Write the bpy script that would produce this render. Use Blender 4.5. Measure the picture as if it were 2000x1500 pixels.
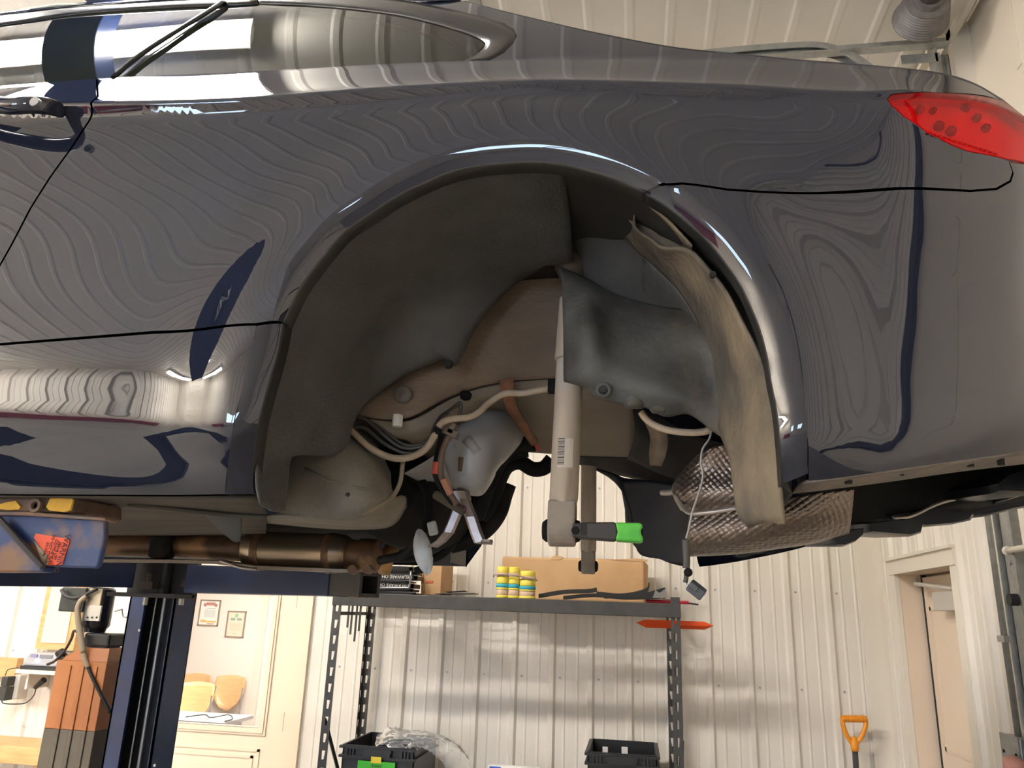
import bpy, bmesh, math, random
import numpy as np
from mathutils import Vector, Matrix, geometry
random.seed(7)
for o in list(bpy.data.objects):
    bpy.data.objects.remove(o)
scene = bpy.context.scene
COL = scene.collection

# ---------------------------------------------------------------- camera
CZ = 1.75
FPX = 1500.0
YAW, PITCH, ROLL = math.radians(9.34), math.radians(16.56), math.radians(2.14)
CAMR = Matrix.Rotation(YAW, 4, 'Z') @ Matrix.Rotation(math.pi/2 + PITCH, 4, 'X') @ Matrix.Rotation(ROLL, 4, 'Z')
cam_data = bpy.data.cameras.new('camera')
cam_data.sensor_fit = 'HORIZONTAL'
cam_data.sensor_width = 36.0
cam_data.lens = 36.0*FPX/2000.0
cam_data.clip_start = 0.02
cam_data.clip_end = 100
cam = bpy.data.objects.new('camera', cam_data)
COL.objects.link(cam)
cam.matrix_world = Matrix.Translation((0, 0, CZ)) @ CAMR
scene.camera = cam

# ---------------------------------------------------------------- world, exposure
world = bpy.data.worlds.new('world')
scene.world = world
world.use_nodes = True
world.node_tree.nodes['Background'].inputs[0].default_value = (0.75, 0.85, 1.0, 1)
world.node_tree.nodes['Background'].inputs[1].default_value = 0.25
scene.view_settings.view_transform = 'Standard'
scene.view_settings.look = 'None'
scene.view_settings.exposure = 1.1
scene.view_settings.gamma = 1.0
scene.view_settings.use_curve_mapping = False
LAMP = 74.0          # strength of the fluorescent tubes
OFFICE = 27.0
SKY = 9.0            # daylight behind the workshop windows

# ---------------------------------------------------------------- pixel to place
def ray(px, py):
    return (CAMR @ Vector((px - 1000.0, 750.0 - py, -FPX, 0))).to_3d()
def PY(px, py, Y):
    d = ray(px, py); return d*(Y/d.y) + Vector((0, 0, CZ))
def PX(px, py, X):
    d = ray(px, py); return d*(X/d.x) + Vector((0, 0, CZ))
def PZ(px, py, Z):
    d = ray(px, py); return d*((Z-CZ)/d.z) + Vector((0, 0, CZ))

# ---------------------------------------------------------------- materials
MATS = {}
def mat(name, c, rough=0.6, metal=0.0, c2=None, scale=8.0, lo=0.4, hi=0.62, bump=0.0, bscale=60.0, coat=0.0,
        spec=0.5, detail=4.0, stretch=None, emit=None, estr=0.0, rough2=None, c3=None, scale3=3.0, lo3=.55, hi3=.65):
    if name in MATS: return MATS[name]
    m = bpy.data.materials.new(name); m.use_nodes = True
    nt = m.node_tree; b = nt.nodes['Principled BSDF']
    b.inputs['Base Color'].default_value = (*c, 1)
    b.inputs['Roughness'].default_value = rough
    b.inputs['Metallic'].default_value = metal
    b.inputs['Specular IOR Level'].default_value = spec
    b.inputs['Coat Weight'].default_value = coat
    b.inputs['Coat Roughness'].default_value = 0.03
    if emit:
        b.inputs['Emission Color'].default_value = (*emit, 1)
        b.inputs['Emission Strength'].default_value = estr
    tc = nt.nodes.new('ShaderNodeTexCoord')
    src = tc.outputs['Object']
    if stretch:
        mp = nt.nodes.new('ShaderNodeMapping'); mp.inputs['Scale'].default_value = stretch
        nt.links.new(src, mp.inputs[0]); src = mp.outputs[0]
    def noise(s, lo, hi):
        n = nt.nodes.new('ShaderNodeTexNoise'); n.inputs['Scale'].default_value = s
        n.inputs['Detail'].default_value = detail
        nt.links.new(src, n.inputs['Vector'])
        r = nt.nodes.new('ShaderNodeMapRange')
        r.inputs[1].default_value = lo; r.inputs[2].default_value = hi
        nt.links.new(n.outputs[0], r.inputs[0]); return r.outputs[0]
    if c2:
        fac = noise(scale, lo, hi)
        mx = nt.nodes.new('ShaderNodeMix'); mx.data_type = 'RGBA'
        nt.links.new(fac, mx.inputs[0])
        mx.inputs[6].default_value = (*c, 1); mx.inputs[7].default_value = (*c2, 1)
        out = mx.outputs[2]
        if c3:
            f3 = noise(scale3, lo3, hi3)
            m3 = nt.nodes.new('ShaderNodeMix'); m3.data_type = 'RGBA'
            nt.links.new(f3, m3.inputs[0]); nt.links.new(out, m3.inputs[6])
            m3.inputs[7].default_value = (*c3, 1); out = m3.outputs[2]
        nt.links.new(out, b.inputs['Base Color'])
        if rough2 is not None:
            mr = nt.nodes.new('ShaderNodeMix'); nt.links.new(fac, mr.inputs[0])
            mr.inputs[2].default_value = rough; mr.inputs[3].default_value = rough2
            nt.links.new(mr.outputs[0], b.inputs['Roughness'])
    if bump:
        n = nt.nodes.new('ShaderNodeTexNoise'); n.inputs['Scale'].default_value = bscale
        nt.links.new(src, n.inputs['Vector'])
        bp = nt.nodes.new('ShaderNodeBump'); bp.inputs['Strength'].default_value = bump
        bp.inputs['Distance'].default_value = 0.01
        nt.links.new(n.outputs[0], bp.inputs['Height']); nt.links.new(bp.outputs[0], b.inputs['Normal'])
    MATS[name] = m
    return m

def glass_mat(name, tint, refl_rough=0.0, ior=1.5, mixmin=0.0):
    if name in MATS: return MATS[name]
    m = bpy.data.materials.new(name); m.use_nodes = True
    nt = m.node_tree; nt.nodes.clear()
    o = nt.nodes.new('ShaderNodeOutputMaterial')
    t = nt.nodes.new('ShaderNodeBsdfTransparent'); t.inputs[0].default_value = (*tint, 1)
    g = nt.nodes.new('ShaderNodeBsdfGlossy'); g.inputs['Roughness'].default_value = refl_rough
    fr = nt.nodes.new('ShaderNodeFresnel'); fr.inputs[0].default_value = ior
    mx = nt.nodes.new('ShaderNodeMixShader')
    nt.links.new(fr.outputs[0], mx.inputs[0]); nt.links.new(t.outputs[0], mx.inputs[1])
    nt.links.new(g.outputs[0], mx.inputs[2]); nt.links.new(mx.outputs[0], o.inputs[0])
    MATS[name] = m
    return m

# ---------------------------------------------------------------- objects
WM = {}
def finish(o, parent=None, label=None, cat=None, group=None, kind=None, at=None):
    COL.objects.link(o)
    M = Matrix.Translation(at if at is not None else (0, 0, 0))
    o.location = M.to_translation()
    WM[o.name] = M
    if parent is not None:
        o.parent = parent
        o.matrix_parent_inverse = WM[parent.name].inverted()
    if label: o['label'] = label
    if cat: o['category'] = cat
    if group: o['group'] = group
    if kind: o['kind'] = kind
    return o

def thing(name, label, cat, loc, group=None):
    o = bpy.data.objects.new(name, None)
    o.empty_display_size = 0.05
    return finish(o, None, label, cat, group, None, Vector(loc))

def obj(name, verts, faces, m, parent=None, label=None, cat=None, group=None, kind=None, smooth=False, normals=None,
        angle=None, solid=0.0, bevel=0.0, offset=0.0):
    verts = [Vector(v) for v in verts]
    xs = [v.x for v in verts]; ys = [v.y for v in verts]; zs = [v.z for v in verts]
    c = Vector(((min(xs)+max(xs))/2, (min(ys)+max(ys))/2, min(zs)))
    me = bpy.data.meshes.new(name)
    me.from_pydata([tuple(v-c) for v in verts], [], [tuple(f) for f in faces])
    me.materials.append(m)
    me.update()
    if smooth or normals or angle:
        for p in me.polygons: p.use_smooth = True
    if normals:
        me.normals_split_custom_set_from_vertices([tuple(n) for n in normals])
    elif angle:
        try: me.set_sharp_from_angle(angle=math.radians(angle))
        except Exception: pass
    o = bpy.data.objects.new(name, me)
    finish(o, parent, label, cat, group, kind, c)
    if solid:
        md = o.modifiers.new('thickness', 'SOLIDIFY'); md.thickness = solid; md.offset = offset
    if bevel:
        md = o.modifiers.new('bevel', 'BEVEL'); md.width = bevel; md.segments = 2; md.limit_method = 'ANGLE'
    return o

class MB:
    def __init__(s): s.v = []; s.f = []
    def add(s, vs, fs):
        k = len(s.v); s.v += [Vector(v) for v in vs]; s.f += [tuple(i+k for i in f) for f in fs]; return s
    def box(s, lo, hi, M=None):
        x0, y0, z0 = lo; x1, y1, z1 = hi
        vs = [Vector(p) for p in ((x0,y0,z0),(x1,y0,z0),(x1,y1,z0),(x0,y1,z0),(x0,y0,z1),(x1,y0,z1),(x1,y1,z1),(x0,y1,z1))]
        if M: vs = [M @ v for v in vs]
        return s.add(vs, [(0,3,2,1),(4,5,6,7),(0,1,5,4),(1,2,6,5),(2,3,7,6),(3,0,4,7)])
    def cbox(s, c, size, rot=None):
        M = Matrix.Translation(c)
        if rot is not None: M = M @ rot.to_4x4()
        h = [k/2 for k in size]
        return s.box((-h[0],-h[1],-h[2]), h, M)
    def prism(s, poly, vec):
        n = len(poly); vec = Vector(vec); poly = [Vector(p) for p in poly]
        return s.add(poly + [p+vec for p in poly], [tuple(range(n-1,-1,-1)), tuple(range(n,2*n))] +
                     [(i,(i+1)%n,n+(i+1)%n,n+i) for i in range(n)])
    def cyl(s, a, b, r, n=16, r2=None):
        return s.tube([a, b], r, n, r2=r2)
    def tube(s, path, r, n=10, r2=None, caps=True):
        path = [Vector(p) for p in path]; m = len(path); k = len(s.v)
        t0 = (path[1]-path[0]).normalized()
        up = Vector((0,0,1)) if abs(t0.z) < 0.9 else Vector((1,0,0))
        nrm = (up - t0*up.dot(t0)).normalized()
        vs = []
        for i, p in enumerate(path):
            t = (path[min(i+1,m-1)]-path[max(i-1,0)]).normalized()
            nrm = (nrm - t*nrm.dot(t)).normalized(); bn = t.cross(nrm)
            rr = r[i] if isinstance(r, (list, tuple)) else (r if r2 is None else r + (r2-r)*i/(m-1))
            for j in range(n):
                a = 2*math.pi*j/n
                vs.append(p + nrm*(math.cos(a)*rr) + bn*(math.sin(a)*rr))
        fs = [(i*n+j, i*n+(j+1)%n, (i+1)*n+(j+1)%n, (i+1)*n+j) for i in range(m-1) for j in range(n)]
        if caps: fs += [tuple(range(n-1,-1,-1)), tuple((m-1)*n+j for j in range(n))]
        return s.add(vs, fs)
    def lathe(s, prof, o, axis, n=20):
        # prof: (distance along axis, radius)
        ax = Vector(axis).normalized(); o = Vector(o)
        return s.tube2([o+ax*d for d, r in prof], [r for d, r in prof], ax, n)
    def tube2(s, pts, rs, ax, n):
        up = Vector((0,0,1)) if abs(ax.z) < 0.9 else Vector((1,0,0))
        nr = (up-ax*up.dot(ax)).normalized(); bn = ax.cross(nr); m = len(pts); vs = []
        for p, r in zip(pts, rs):
            for j in range(n):
                a = 2*math.pi*j/n; vs.append(p+nr*(math.cos(a)*r)+bn*(math.sin(a)*r))
        fs = [(i*n+j, i*n+(j+1)%n, (i+1)*n+(j+1)%n, (i+1)*n+j) for i in range(m-1) for j in range(n)]
        fs += [tuple(range(n-1,-1,-1)), tuple((m-1)*n+j for j in range(n))]
        return s.add(vs, fs)
    def grid(s, rows):
        n = len(rows[0]); m = len(rows)
        return s.add([p for r in rows for p in r], [(i*n+j, i*n+j+1, (i+1)*n+j+1, (i+1)*n+j) for i in range(m-1) for j in range(n-1)])
    def build(s, name, m, parent=None, **kw):
        return obj(name, s.v, s.f, m, parent, **kw)

def catmull(pts, k=6):
    pts = [Vector(p) for p in pts]; out = []; n = len(pts)
    if n < 3: return pts
    for i in range(n-1):
        p0 = pts[i-1] if i else pts[0]*2-pts[1]
        p1, p2 = pts[i], pts[i+1]
        p3 = pts[i+2] if i+2 < n else pts[-1]*2-pts[-2]
        for j in range(k):
            t = j/k
            out.append(0.5*((2*p1)+(p2-p0)*t+(2*p0-5*p1+4*p2-p3)*t*t+(3*p1-p0-3*p2+p3)*t**3))
    out.append(pts[-1]); return out
def resample(pts, n):
    pts = [Vector(p) for p in pts]
    L = [0.0]
    for a, b in zip(pts, pts[1:]): L.append(L[-1]+(b-a).length)
    out = []; j = 0
    for i in range(n):
        d = L[-1]*i/(n-1)
        while j < len(pts)-2 and L[j+1] < d: j += 1
        seg = L[j+1]-L[j]
        out.append(pts[j].lerp(pts[j+1], 0 if seg < 1e-9 else min(1, (d-L[j])/seg)))
    return out
def loft(rings, nu, k=5, smooth=True):
    rings = [resample(catmull(r, 4) if smooth else r, nu) for r in rings]
    cols = [catmull([r[i] for r in rings], k) for i in range(nu)]
    return [[cols[i][j] for i in range(nu)] for j in range(len(cols[0]))]
def sheet(name, rings, m, parent, nu=24, k=5, th=0.003, offset=0.0, smooth=True, **kw):
    b = MB(); b.grid(loft(rings, nu, k, smooth))
    return b.build(name, m, parent, smooth=True, solid=th, offset=offset, **kw)
def pp(lst):      # list of (px, py, Y)
    return [PY(*q) for q in lst]
def wire(name, pts, r, m, parent, n=8, k=6, **kw):
    b = MB(); b.tube(catmull(pts, k), r, n)
    return b.build(name, m, parent, smooth=True, **kw)
def text_mesh(body, size, M, name, m, parent=None, **kw):
    cu = bpy.data.curves.new(name, 'FONT'); cu.body = body; cu.size = size
    cu.align_x = 'CENTER'; cu.align_y = 'CENTER'; cu.extrude = 0.0004; cu.resolution_u = 2
    t = bpy.data.objects.new('tmp', cu); COL.objects.link(t)
    dg = bpy.context.evaluated_depsgraph_get()
    me = bpy.data.meshes.new_from_object(t.evaluated_get(dg))
    vs = [M @ v.co for v in me.vertices]; fs = [tuple(p.vertices) for p in me.polygons]
    bpy.data.objects.remove(t); bpy.data.meshes.remove(me)
    return obj(name, vs, fs, m, parent, **kw)
def basis(o, x, y):
    x = Vector(x).normalized(); z = x.cross(Vector(y)).normalized(); y = z.cross(x)
    M = Matrix((x, y, z)).transposed().to_4x4(); M.translation = o
    return M
# ================================================================ the workshop
YW, XR, ZC = 5.05, 1.46, 4.40      # back wall, right wall, ceiling
XL, YF = -9.0, -5.0
cream = (0.77, 0.72, 0.64)
M_wall = mat('painted_steel_wall', cream, 0.38, c2=(0.74, 0.69, 0.61), scale=2.5)
M_ceil = mat('painted_steel_ceiling', (0.84, 0.80, 0.72), 0.5, c2=(0.81, 0.77, 0.69), scale=1.5)
M_trim = mat('trim_white', (0.76, 0.70, 0.60), 0.4)
M_floor = mat('concrete', (0.34, 0.31, 0.27), 0.45, c2=(0.27, 0.25, 0.215), scale=2.0, bump=0.1)
M_galv = mat('galvanised', (0.42, 0.43, 0.41), 0.45, 0.7, c2=(0.34, 0.35, 0.34), scale=25)
M_black = mat('black_plastic', (0.012, 0.012, 0.013), 0.5)
M_dark = mat('dark_gap', (0.02, 0.018, 0.016), 0.8)

def ribbed(name, u0, u1, w0, w1, place, pitch=0.2378, phase=0.0, holes=(), m=None, depth=0.02, minor=0.17, **kw):
    """corrugated steel sheet: major ribs and two minor ribs in each pitch; place(u, w, d) gives a point"""
    prof = []
    k = math.floor((u0-phase)/pitch) - 1
    us = []
    while phase + k*pitch < u1 + pitch:
        b = phase + k*pitch
        us += [(b-0.026, 0), (b-0.012, depth), (b+0.012, depth), (b+0.026, 0)]
        for q in (1/3, 2/3):
            c = b + pitch*q
            us += [(c-0.009, 0), (c-0.003, depth*minor), (c+0.003, depth*minor), (c+0.009, 0)]
        k += 1
    us.sort()
    def at(u):
        for (a, da), (b, db) in zip(us, us[1:]):
            if a <= u <= b: return da + (db-da)*(u-a)/max(b-a, 1e-9)
        return 0
    mb = MB()
    cuts = sorted({u0, u1} | {h[0] for h in holes} | {h[1] for h in holes})
    for a, b in zip(cuts, cuts[1:]):
        c = (a+b)/2; spans = [(w0, w1)]
        for (h0, h1, g0, g1) in holes:
            if h0 < c < h1:
                spans = [(s0, min(s1, g0)) for s0, s1 in spans if g0 > s0] + [(max(s0, g1), s1) for s0, s1 in spans if g1 < s1]
        pts = [(a, at(a))] + [p for p in us if a < p[0] < b] + [(b, at(b))]
        for s0, s1 in spans:
            mb.grid([[place(u, s0, d) for u, d in pts], [place(u, s1, d) for u, d in pts]])
    return mb.build(name, m or M_wall, None, kind='structure', solid=0.004, **kw)

# office door opening in the back wall and service door opening in the right wall
DX0, DX1, DZ1 = -3.17, -2.16, 2.06
SY0, SY1, SZ1 = 3.90, 4.70, 2.03
wall_back = ribbed('wall_back', XL, XR, 0, ZC, lambda u, w, d: Vector((u, YW-d, w)), 0.2378, -0.752,
                   holes=[(DX0, DX1, 0, DZ1)])
OY = 3.17         # edge of the overhead door opening
wall_right = ribbed('wall_right', OY, YW, 0, ZC, lambda u, w, d: Vector((XR-d, u, w)), 0.2378, 0.02,
                    holes=[(SY0, SY1, 0, SZ1)])
wall_left = ribbed('wall_left', YF, YW, 0, ZC, lambda u, w, d: Vector((XL+d, u, w)))
wall_front = ribbed('wall_front', XL, XR+0.6, 0, ZC, lambda u, w, d: Vector((u, YF+d, w)), holes=[(-4.9, -3.7, 1.5, 3.0), (-1.9, -0.9, 1.5, 2.6)])
ceiling = ribbed('ceiling', XL, XR+0.6, YF, YW, lambda u, w, d: Vector((u, w, ZC-d)), 0.187, 0.001, m=M_ceil, depth=0.005, minor=0)
mb = MB(); mb.box((XL, YF, -0.05), (XR+0.6, YW+4.5, 0)); floor = mb.build('floor', M_floor, kind='structure')

# fasteners in the steel sheet, too small to pick apart
mb = MB()
for z in (1.375, 1.93, 0.75, 2.55):
    for k in range(-28, 10):
        x = -0.752 + 0.2378*k + 0.052
        if DX0-0.1 < x < DX1+0.1 or x > XR-0.05: continue
        mb.cyl((x, YW-0.001, z), (x, YW-0.007, z), 0.007, 6)
mb.build('wall_screws', M_galv, wall_back, kind='stuff')

# windows in the wall behind the photographer, daylight outside
M_sky = mat('daylight_pane', (0.5, 0.6, 0.8), 0.2, emit=(0.55, 0.72, 1.0), estr=SKY)
for i, (x0, x1, z0, z1) in enumerate([(-4.9, -3.7, 1.5, 3.0), (-1.9, -0.9, 1.5, 2.6)]):
    w = MB().box((x0, YF-0.06, z0), (x1, YF-0.05, z1)).build('window_%d_offscreen' % (i+1), M_sky, kind='structure')
    f = MB()
    for a in (x0, (x0+x1)/2-0.02, x1-0.04): f.box((a, YF-0.05, z0), (a+0.04, YF+0.03, z1))
    for a in (z0, z1-0.04): f.box((x0, YF-0.05, a), (x1, YF+0.03, a+0.04))
    f.build('window_frame', M_trim, w)

# corner and ceiling trims
mb = MB(); mb.box((XR-0.13, YW-0.022, 0), (XR, YW-0.003, ZC)); mb.box((XR-0.022, YW-0.11, 0), (XR-0.003, YW, ZC))
mb.build('trim_1', M_trim, kind='structure')
mb = MB(); mb.prism([(XR-0.07, OY-4.5, ZC-0.02), (XR-0.005, OY-4.5, ZC-0.02), (XR-0.005, OY-4.5, ZC-0.09), (XR-0.03, OY-4.5, ZC-0.09), (XR-0.03, OY-4.5, ZC-0.045), (XR-0.07, OY-4.5, ZC-0.045)], (0, 4.5+YW-OY, 0))
mb.build('trim_2', M_trim, kind='structure')
mb = MB(); mb.box((DX1-0.01, YW-0.03, 0), (DX1+0.055, YW-0.003, DZ1+0.06)); mb.box((DX0-0.055, YW-0.03, 0), (DX0+0.01, YW-0.003, DZ1+0.06))
mb.box((DX0-0.055, YW-0.03, DZ1-0.01), (DX1+0.055, YW-0.003, DZ1+0.06)); mb.box((DX1-0.06, YW-0.02, 0), (DX1, YW+0.12, DZ1)); mb.box((DX0, YW-0.02, 0), (DX0+0.06, YW+0.12, DZ1)); mb.box((DX0, YW-0.02, DZ1-0.05), (DX1, YW+0.12, DZ1))
M_peach = mat('door_cream', (0.80, 0.66, 0.50), 0.35)
mb.build('trim_3', M_peach, kind='structure')

# ---------------------------------------------------------------- office door with a glazed upper half
d = thing('door_1', None, None, (DX1-0.5, YW, 0)); d['kind'] = 'structure'
gx0, gx1, gz0, gz1 = DX0+0.17, DX1-0.225, 0.985, 1.90
dx0, dx1 = DX0+0.062, DX1-0.062
mb = MB(); y0, y1 = YW-0.005, YW+0.04
mb.box((dx0, y0, 0.02), (gx0, y1, DZ1-0.06)); mb.box((gx1, y0, 0.02), (dx1, y1, DZ1-0.06))
mb.box((gx0, y0, 0.02), (gx1, y1, gz0)); mb.box((gx0, y0, gz1), (gx1, y1, DZ1-0.06))
mb.build('door_slab', M_peach, d)
mb = MB(); t = 0.045
for q, e in ((0, 0.012), (0.014, 0.02)):
    a0, a1, b0, b1 = gx0-t+q, gx1+t-q, gz0-t+q, gz1+t-q
    mb.box((a0, y0-e, b0), (a1, y0, gz0-0.002)); mb.box((a0, y0-e, gz1+0.002), (a1, y0, b1))
    mb.box((a0, y0-e, gz0-0.002), (gx0-0.002, y0, gz1+0.002)); mb.box((gx1+0.002, y0-e, gz0-0.002), (a1, y0, gz1+0.002))
mb.build('glazing_bead', M_peach, d)
mb = MB(); mb.box((gx0-0.02, y0+0.015, gz0-0.02), (gx1+0.02, y0+0.021, gz1+0.02))
mb.build('pane', glass_mat('clear_glass', (0.93, 0.96, 0.95)), d)
mb = MB()
for a0, a1, b0, b1 in ((gx0-0.02, gx1+0.02, 0.20, 0.86), (gx0+0.02, gx1-0.02, 0.24, 0.82)):
    w = 0.016
    mb.box((a0, y0-0.008, b0), (a1, y0, b0+w)); mb.box((a0, y0-0.008, b1-w), (a1, y0, b1)); mb.box((a0, y0-0.008, b0), (a0+w, y0, b1)); mb.box((a1-w, y0-0.008, b0), (a1, y0, b1))
mb.build('panel_moulding', M_peach, d)
M_hinge = mat('hinge_brown', (0.35, 0.2, 0.12), 0.4, 0.6)
for z in (1.03, 1.78, 0.3):
    MB().cyl((dx1+0.002, y0-0.006, z-0.055), (dx1+0.002, y0-0.006, z+0.055), 0.007, 8).build('hinge', M_hinge, d)

# office beyond the door
M_pink = mat('office_wall', (0.86, 0.74, 0.68), 0.7)
OB = YW + 4.2
mb = MB(); mb.box((-8.3, OB, 0), (-1.2, OB+0.05, 2.6)); mb.build('wall_office', M_pink, kind='structure')
mb = MB(); mb.box((-8.35, YW+0.2, 0), (-8.3, OB, 2.6)); mb.build('wall_office_left', M_pink, kind='structure')
cx = -1.9
mb = MB(); mb.box((cx+0.0, YW+0.13, 0), (cx+0.05, OB, 2.6)); mb.build('wall_office_right', M_pink, kind='structure')
q0, q1 = PY(507, 1200, OB-.02), PY(522, 1200, OB-.02)
mb = MB(); mb.box((q0.x, OB-.03, 0), (q1.x, OB, 2.6)); mb.build('trim_5', M_trim, kind='structure')
mb = MB(); mb.box((-8.35, YW+0.15, 2.6), (-1.2, OB+0.05, 2.65)); mb.build('ceiling_office', M_trim, kind='structure')
lt = thing('office_light', 'flat ceiling light of the office behind the glazed door', 'light', (-3.9, YW+2.2, 2.5))
MB().box((-4.7, YW+1.9, 2.52), (-3.1, YW+2.5, 2.59)).build('housing', M_trim, lt)
MB().box((-4.67, YW+1.93, 2.51), (-3.13, YW+2.47, 2.519)).build('diffuser', mat('office_lamp', (1, 1, 1), emit=(1, .93, .88), estr=OFFICE), lt)
def ow(px, py): return PY(px, py, OB)
# two framed prints on the office wall
def frame(label, a, b, c, d_, paper, draw):
    p = [ow(*q) for q in (a, b, c, d_)]          # tl, tr, br, bl
    x0, x1 = (p[0].x+p[3].x)/2, (p[1].x+p[2].x)/2; z0, z1 = (p[2].z+p[3].z)/2, (p[0].z+p[1].z)/2
    t = thing('framed_print', label, 'picture', ((x0+x1)/2, OB, z0), 'framed prints in the office')
    mb = MB(); w = 0.014
    mb.box((x0, OB-0.02, z0), (x1, OB, z0+w)); mb.box((x0, OB-0.02, z1-w), (x1, OB, z1)); mb.box((x0, OB-0.02, z0), (x0+w, OB, z1)); mb.box((x1-w, OB-0.02, z0), (x1, OB, z1))
    mb.build('frame', mat('frame_brown', (0.23, 0.14, 0.09), 0.4), t)
    MB().box((x0+w/2, OB-0.010, z0+w/2), (x1-w/2, OB-0.002, z1-w/2)).build('paper', paper, t)
    W, H = x1-x0, z1-z0
    for (u0, u1, v0, v1, col) in draw:
        MB().box((x0+u0*W, OB-0.0115, z0+v0*H), (x0+u1*W, OB-0.010, z0+v1*H)).build('print_block', mat('ink_%d_%d_%d' % tuple(int(99*k) for k in col), col, 0.8), t)
frame('framed poster with a red tractor picture above grey text', (392, 1171), (432, 1172), (427, 1223), (388, 1222), mat('paper_white', (0.85, 0.83, 0.8), 0.8),
      [(0.18, 0.3, 0.74, 0.86, (0.5, 0.12, 0.1)), (0.3, 0.75, 0.78, 0.9, (0.55, 0.16, 0.12)), (0.72, 0.84, 0.74, 0.85, (0.5, 0.12, 0.1)), (0.35, 0.8, 0.66, 0.675, (0.2, 0.2, 0.2)),
       (0.25, 0.8, 0.32, 0.62, (0.68, 0.68, 0.66)), (0.12, 0.88, 0.13, 0.2, (0.8, 0.45, 0.1)), (0.12, 0.35, 0.2, 0.24, (0.8, 0.45, 0.1)), (0.45, 0.8, 0.07, 0.1, (0.5, 0.1, 0.1))])
frame('framed cream certificate with a green crest at the top', (446, 1193), (482, 1194), (476, 1245), (440, 1245), mat('paper_cream', (0.78, 0.68, 0.52), 0.8),
      [(0.42, 0.58, 0.76, 0.9, (0.25, 0.5, 0.3)), (0.2, 0.45, 0.64, 0.74, (0.25, 0.35, 0.3)), (0.55, 0.8, 0.64, 0.74, (0.25, 0.35, 0.3)), (0.2, 0.8, 0.25, 0.55, (0.7, 0.6, 0.46)), (0.4, 0.6, 0.14, 0.16, (0.4, 0.3, 0.2))])

# waiting chairs with wooden shell backs
M_beech = mat('beech_ply', (0.82, 0.47, 0.20), 0.3, c2=(0.76, 0.42, 0.17), scale=6, stretch=(1, 1, 8))
M_seat = mat('seat_taupe', (0.32, 0.26, 0.24), 0.8)
M_chrome = mat('chair_steel', (0.35, 0.35, 0.37), 0.3, 0.8)
def waiting_chair(label, x, y, rz, w=0.385):
    t = thing('waiting_chair', label, 'chair', (x, y, 0), 'waiting chairs in the office')
    M = Matrix.Translation((x, y, 0)) @ Matrix.Rotation(rz, 4, 'Z')     # faces -Y
    rows = []
    for j in range(9):
        v = j/8; z = 0.56 + 0.33*v
        hw = w/2*(0.42 + 0.58*min(1, (v*1.9))**0.6) * (1.0 - 0.06*max(0, v-0.8)*5)
        rows.append([M @ Vector((hw*s, 0.21+0.06*v + 0.05*(1-s*s), z - 0.035*(1-abs(s))*(1-v)*1.5 + 0.02*(1-s*s)*v)) for s in [k/6-1 for k in range(13)]])
    mb = MB(); mb.grid(rows); mb.build('backrest', M_beech, t, smooth=True, solid=0.012)
    for sx in (-.13, .13):
        for dz in (0.62, 0.645):
            MB().cyl(M @ Vector((sx*(1 if dz < .63 else 1.15), 0.225, dz)), M @ Vector((sx*(1 if dz < .63 else 1.15), 0.26, dz)), 0.008, 8).build('bolt', M_chrome, t)
    mb = MB()
    mb.grid([[M @ Vector((sx*w/2*(1-0.1*abs(v)), 0.22*v, 0.45+0.02*(1-sx*sx)-0.015*v)) for sx in [k/4-1 for k in range(9)]] for v in [k/4-1 for k in range(9)]])
    mb.build('seat', M_seat, t, smooth=True, solid=0.04)
    for s in (-1, 1):
        mb = MB(); mb.tube([M @ Vector((s*w/2, -0.24, 0)), M @ Vector((s*w/2, -0.2, 0.43)), M @ Vector((s*w/2, 0.2, 0.43)), M @ Vector((s*w/2*0.9, 0.25, 0.78))], 0.011, 8); mb.build('frame_tube', M_chrome, t)
        mb = MB(); mb.tube([M @ Vector((s*w/2, 0.02, 0.43)), M @ Vector((s*w/2, 0.28, 0))], 0.011, 8); mb.build('leg', M_chrome, t)
c1 = PY(447, 1340, OB-.1); c2 = PY(383, 1340, OB-.1); c3 = PY(392, 1350, OB-1.0)
waiting_chair('wooden-backed office chair beside the white corner trim', c1.x, OB-0.34, 0)
waiting_chair('wooden-backed office chair partly behind another chair back', c2.x-0.02, OB-0.34, 0)
waiting_chair('wooden-backed office chair turned sideways in front of the wall chairs', c3.x, OB-1.25, math.radians(12))
# office desk with papers and cables
dk = PZ(430, 1402, .74)
t = thing('office_desk', 'pale grey desk just behind the glazed door', 'desk', (dk.x, dk.y, 0))
M_desk = mat('desk_grey', (0.45, 0.42, 0.45), 0.5)
MB().box((dk.x-1.0, dk.y-.28, dk.z-0.03), (PY(467, 1405, dk.y).x, dk.y+.28, dk.z)).build('desk_top', M_desk, t)
MB().box((dk.x-0.95, dk.y-.23, 0), (dk.x+0.1, dk.y+.23, dk.z-0.03)).build('desk_body', M_desk, t)
for px, py, a in ((372, 1398, .2), (416, 1401, -.1)):
    q = PZ(px, py, dk.z)
    MB().cbox(Vector((q.x, dk.y+.02, dk.z+0.002)), (0.16, 0.28, 0.003), Matrix.Rotation(a, 3, 'Z')).build('paper_sheet', mat('paper_white', (0.85, 0.83, 0.8)), None,
        label='white paper sheet %s on the grey office desk' % ('beside the lift column' if px < 400 else 'with a cable across it'), cat='paper', group='papers on the office desk')
q = Vector((dk.x, dk.y-.15, dk.z+0.012))
wire('desk_cable', [q+Vector(v) for v in ((-.25, 0, 0), (-.1, .05, .02), (0, -.02, .01), (.12, .06, .03), (.17, .05, -.0), (.17, -.08, -.005))], 0.006, M_black, None, label='black cable curling over the papers on the office desk', cat='cable')

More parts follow.
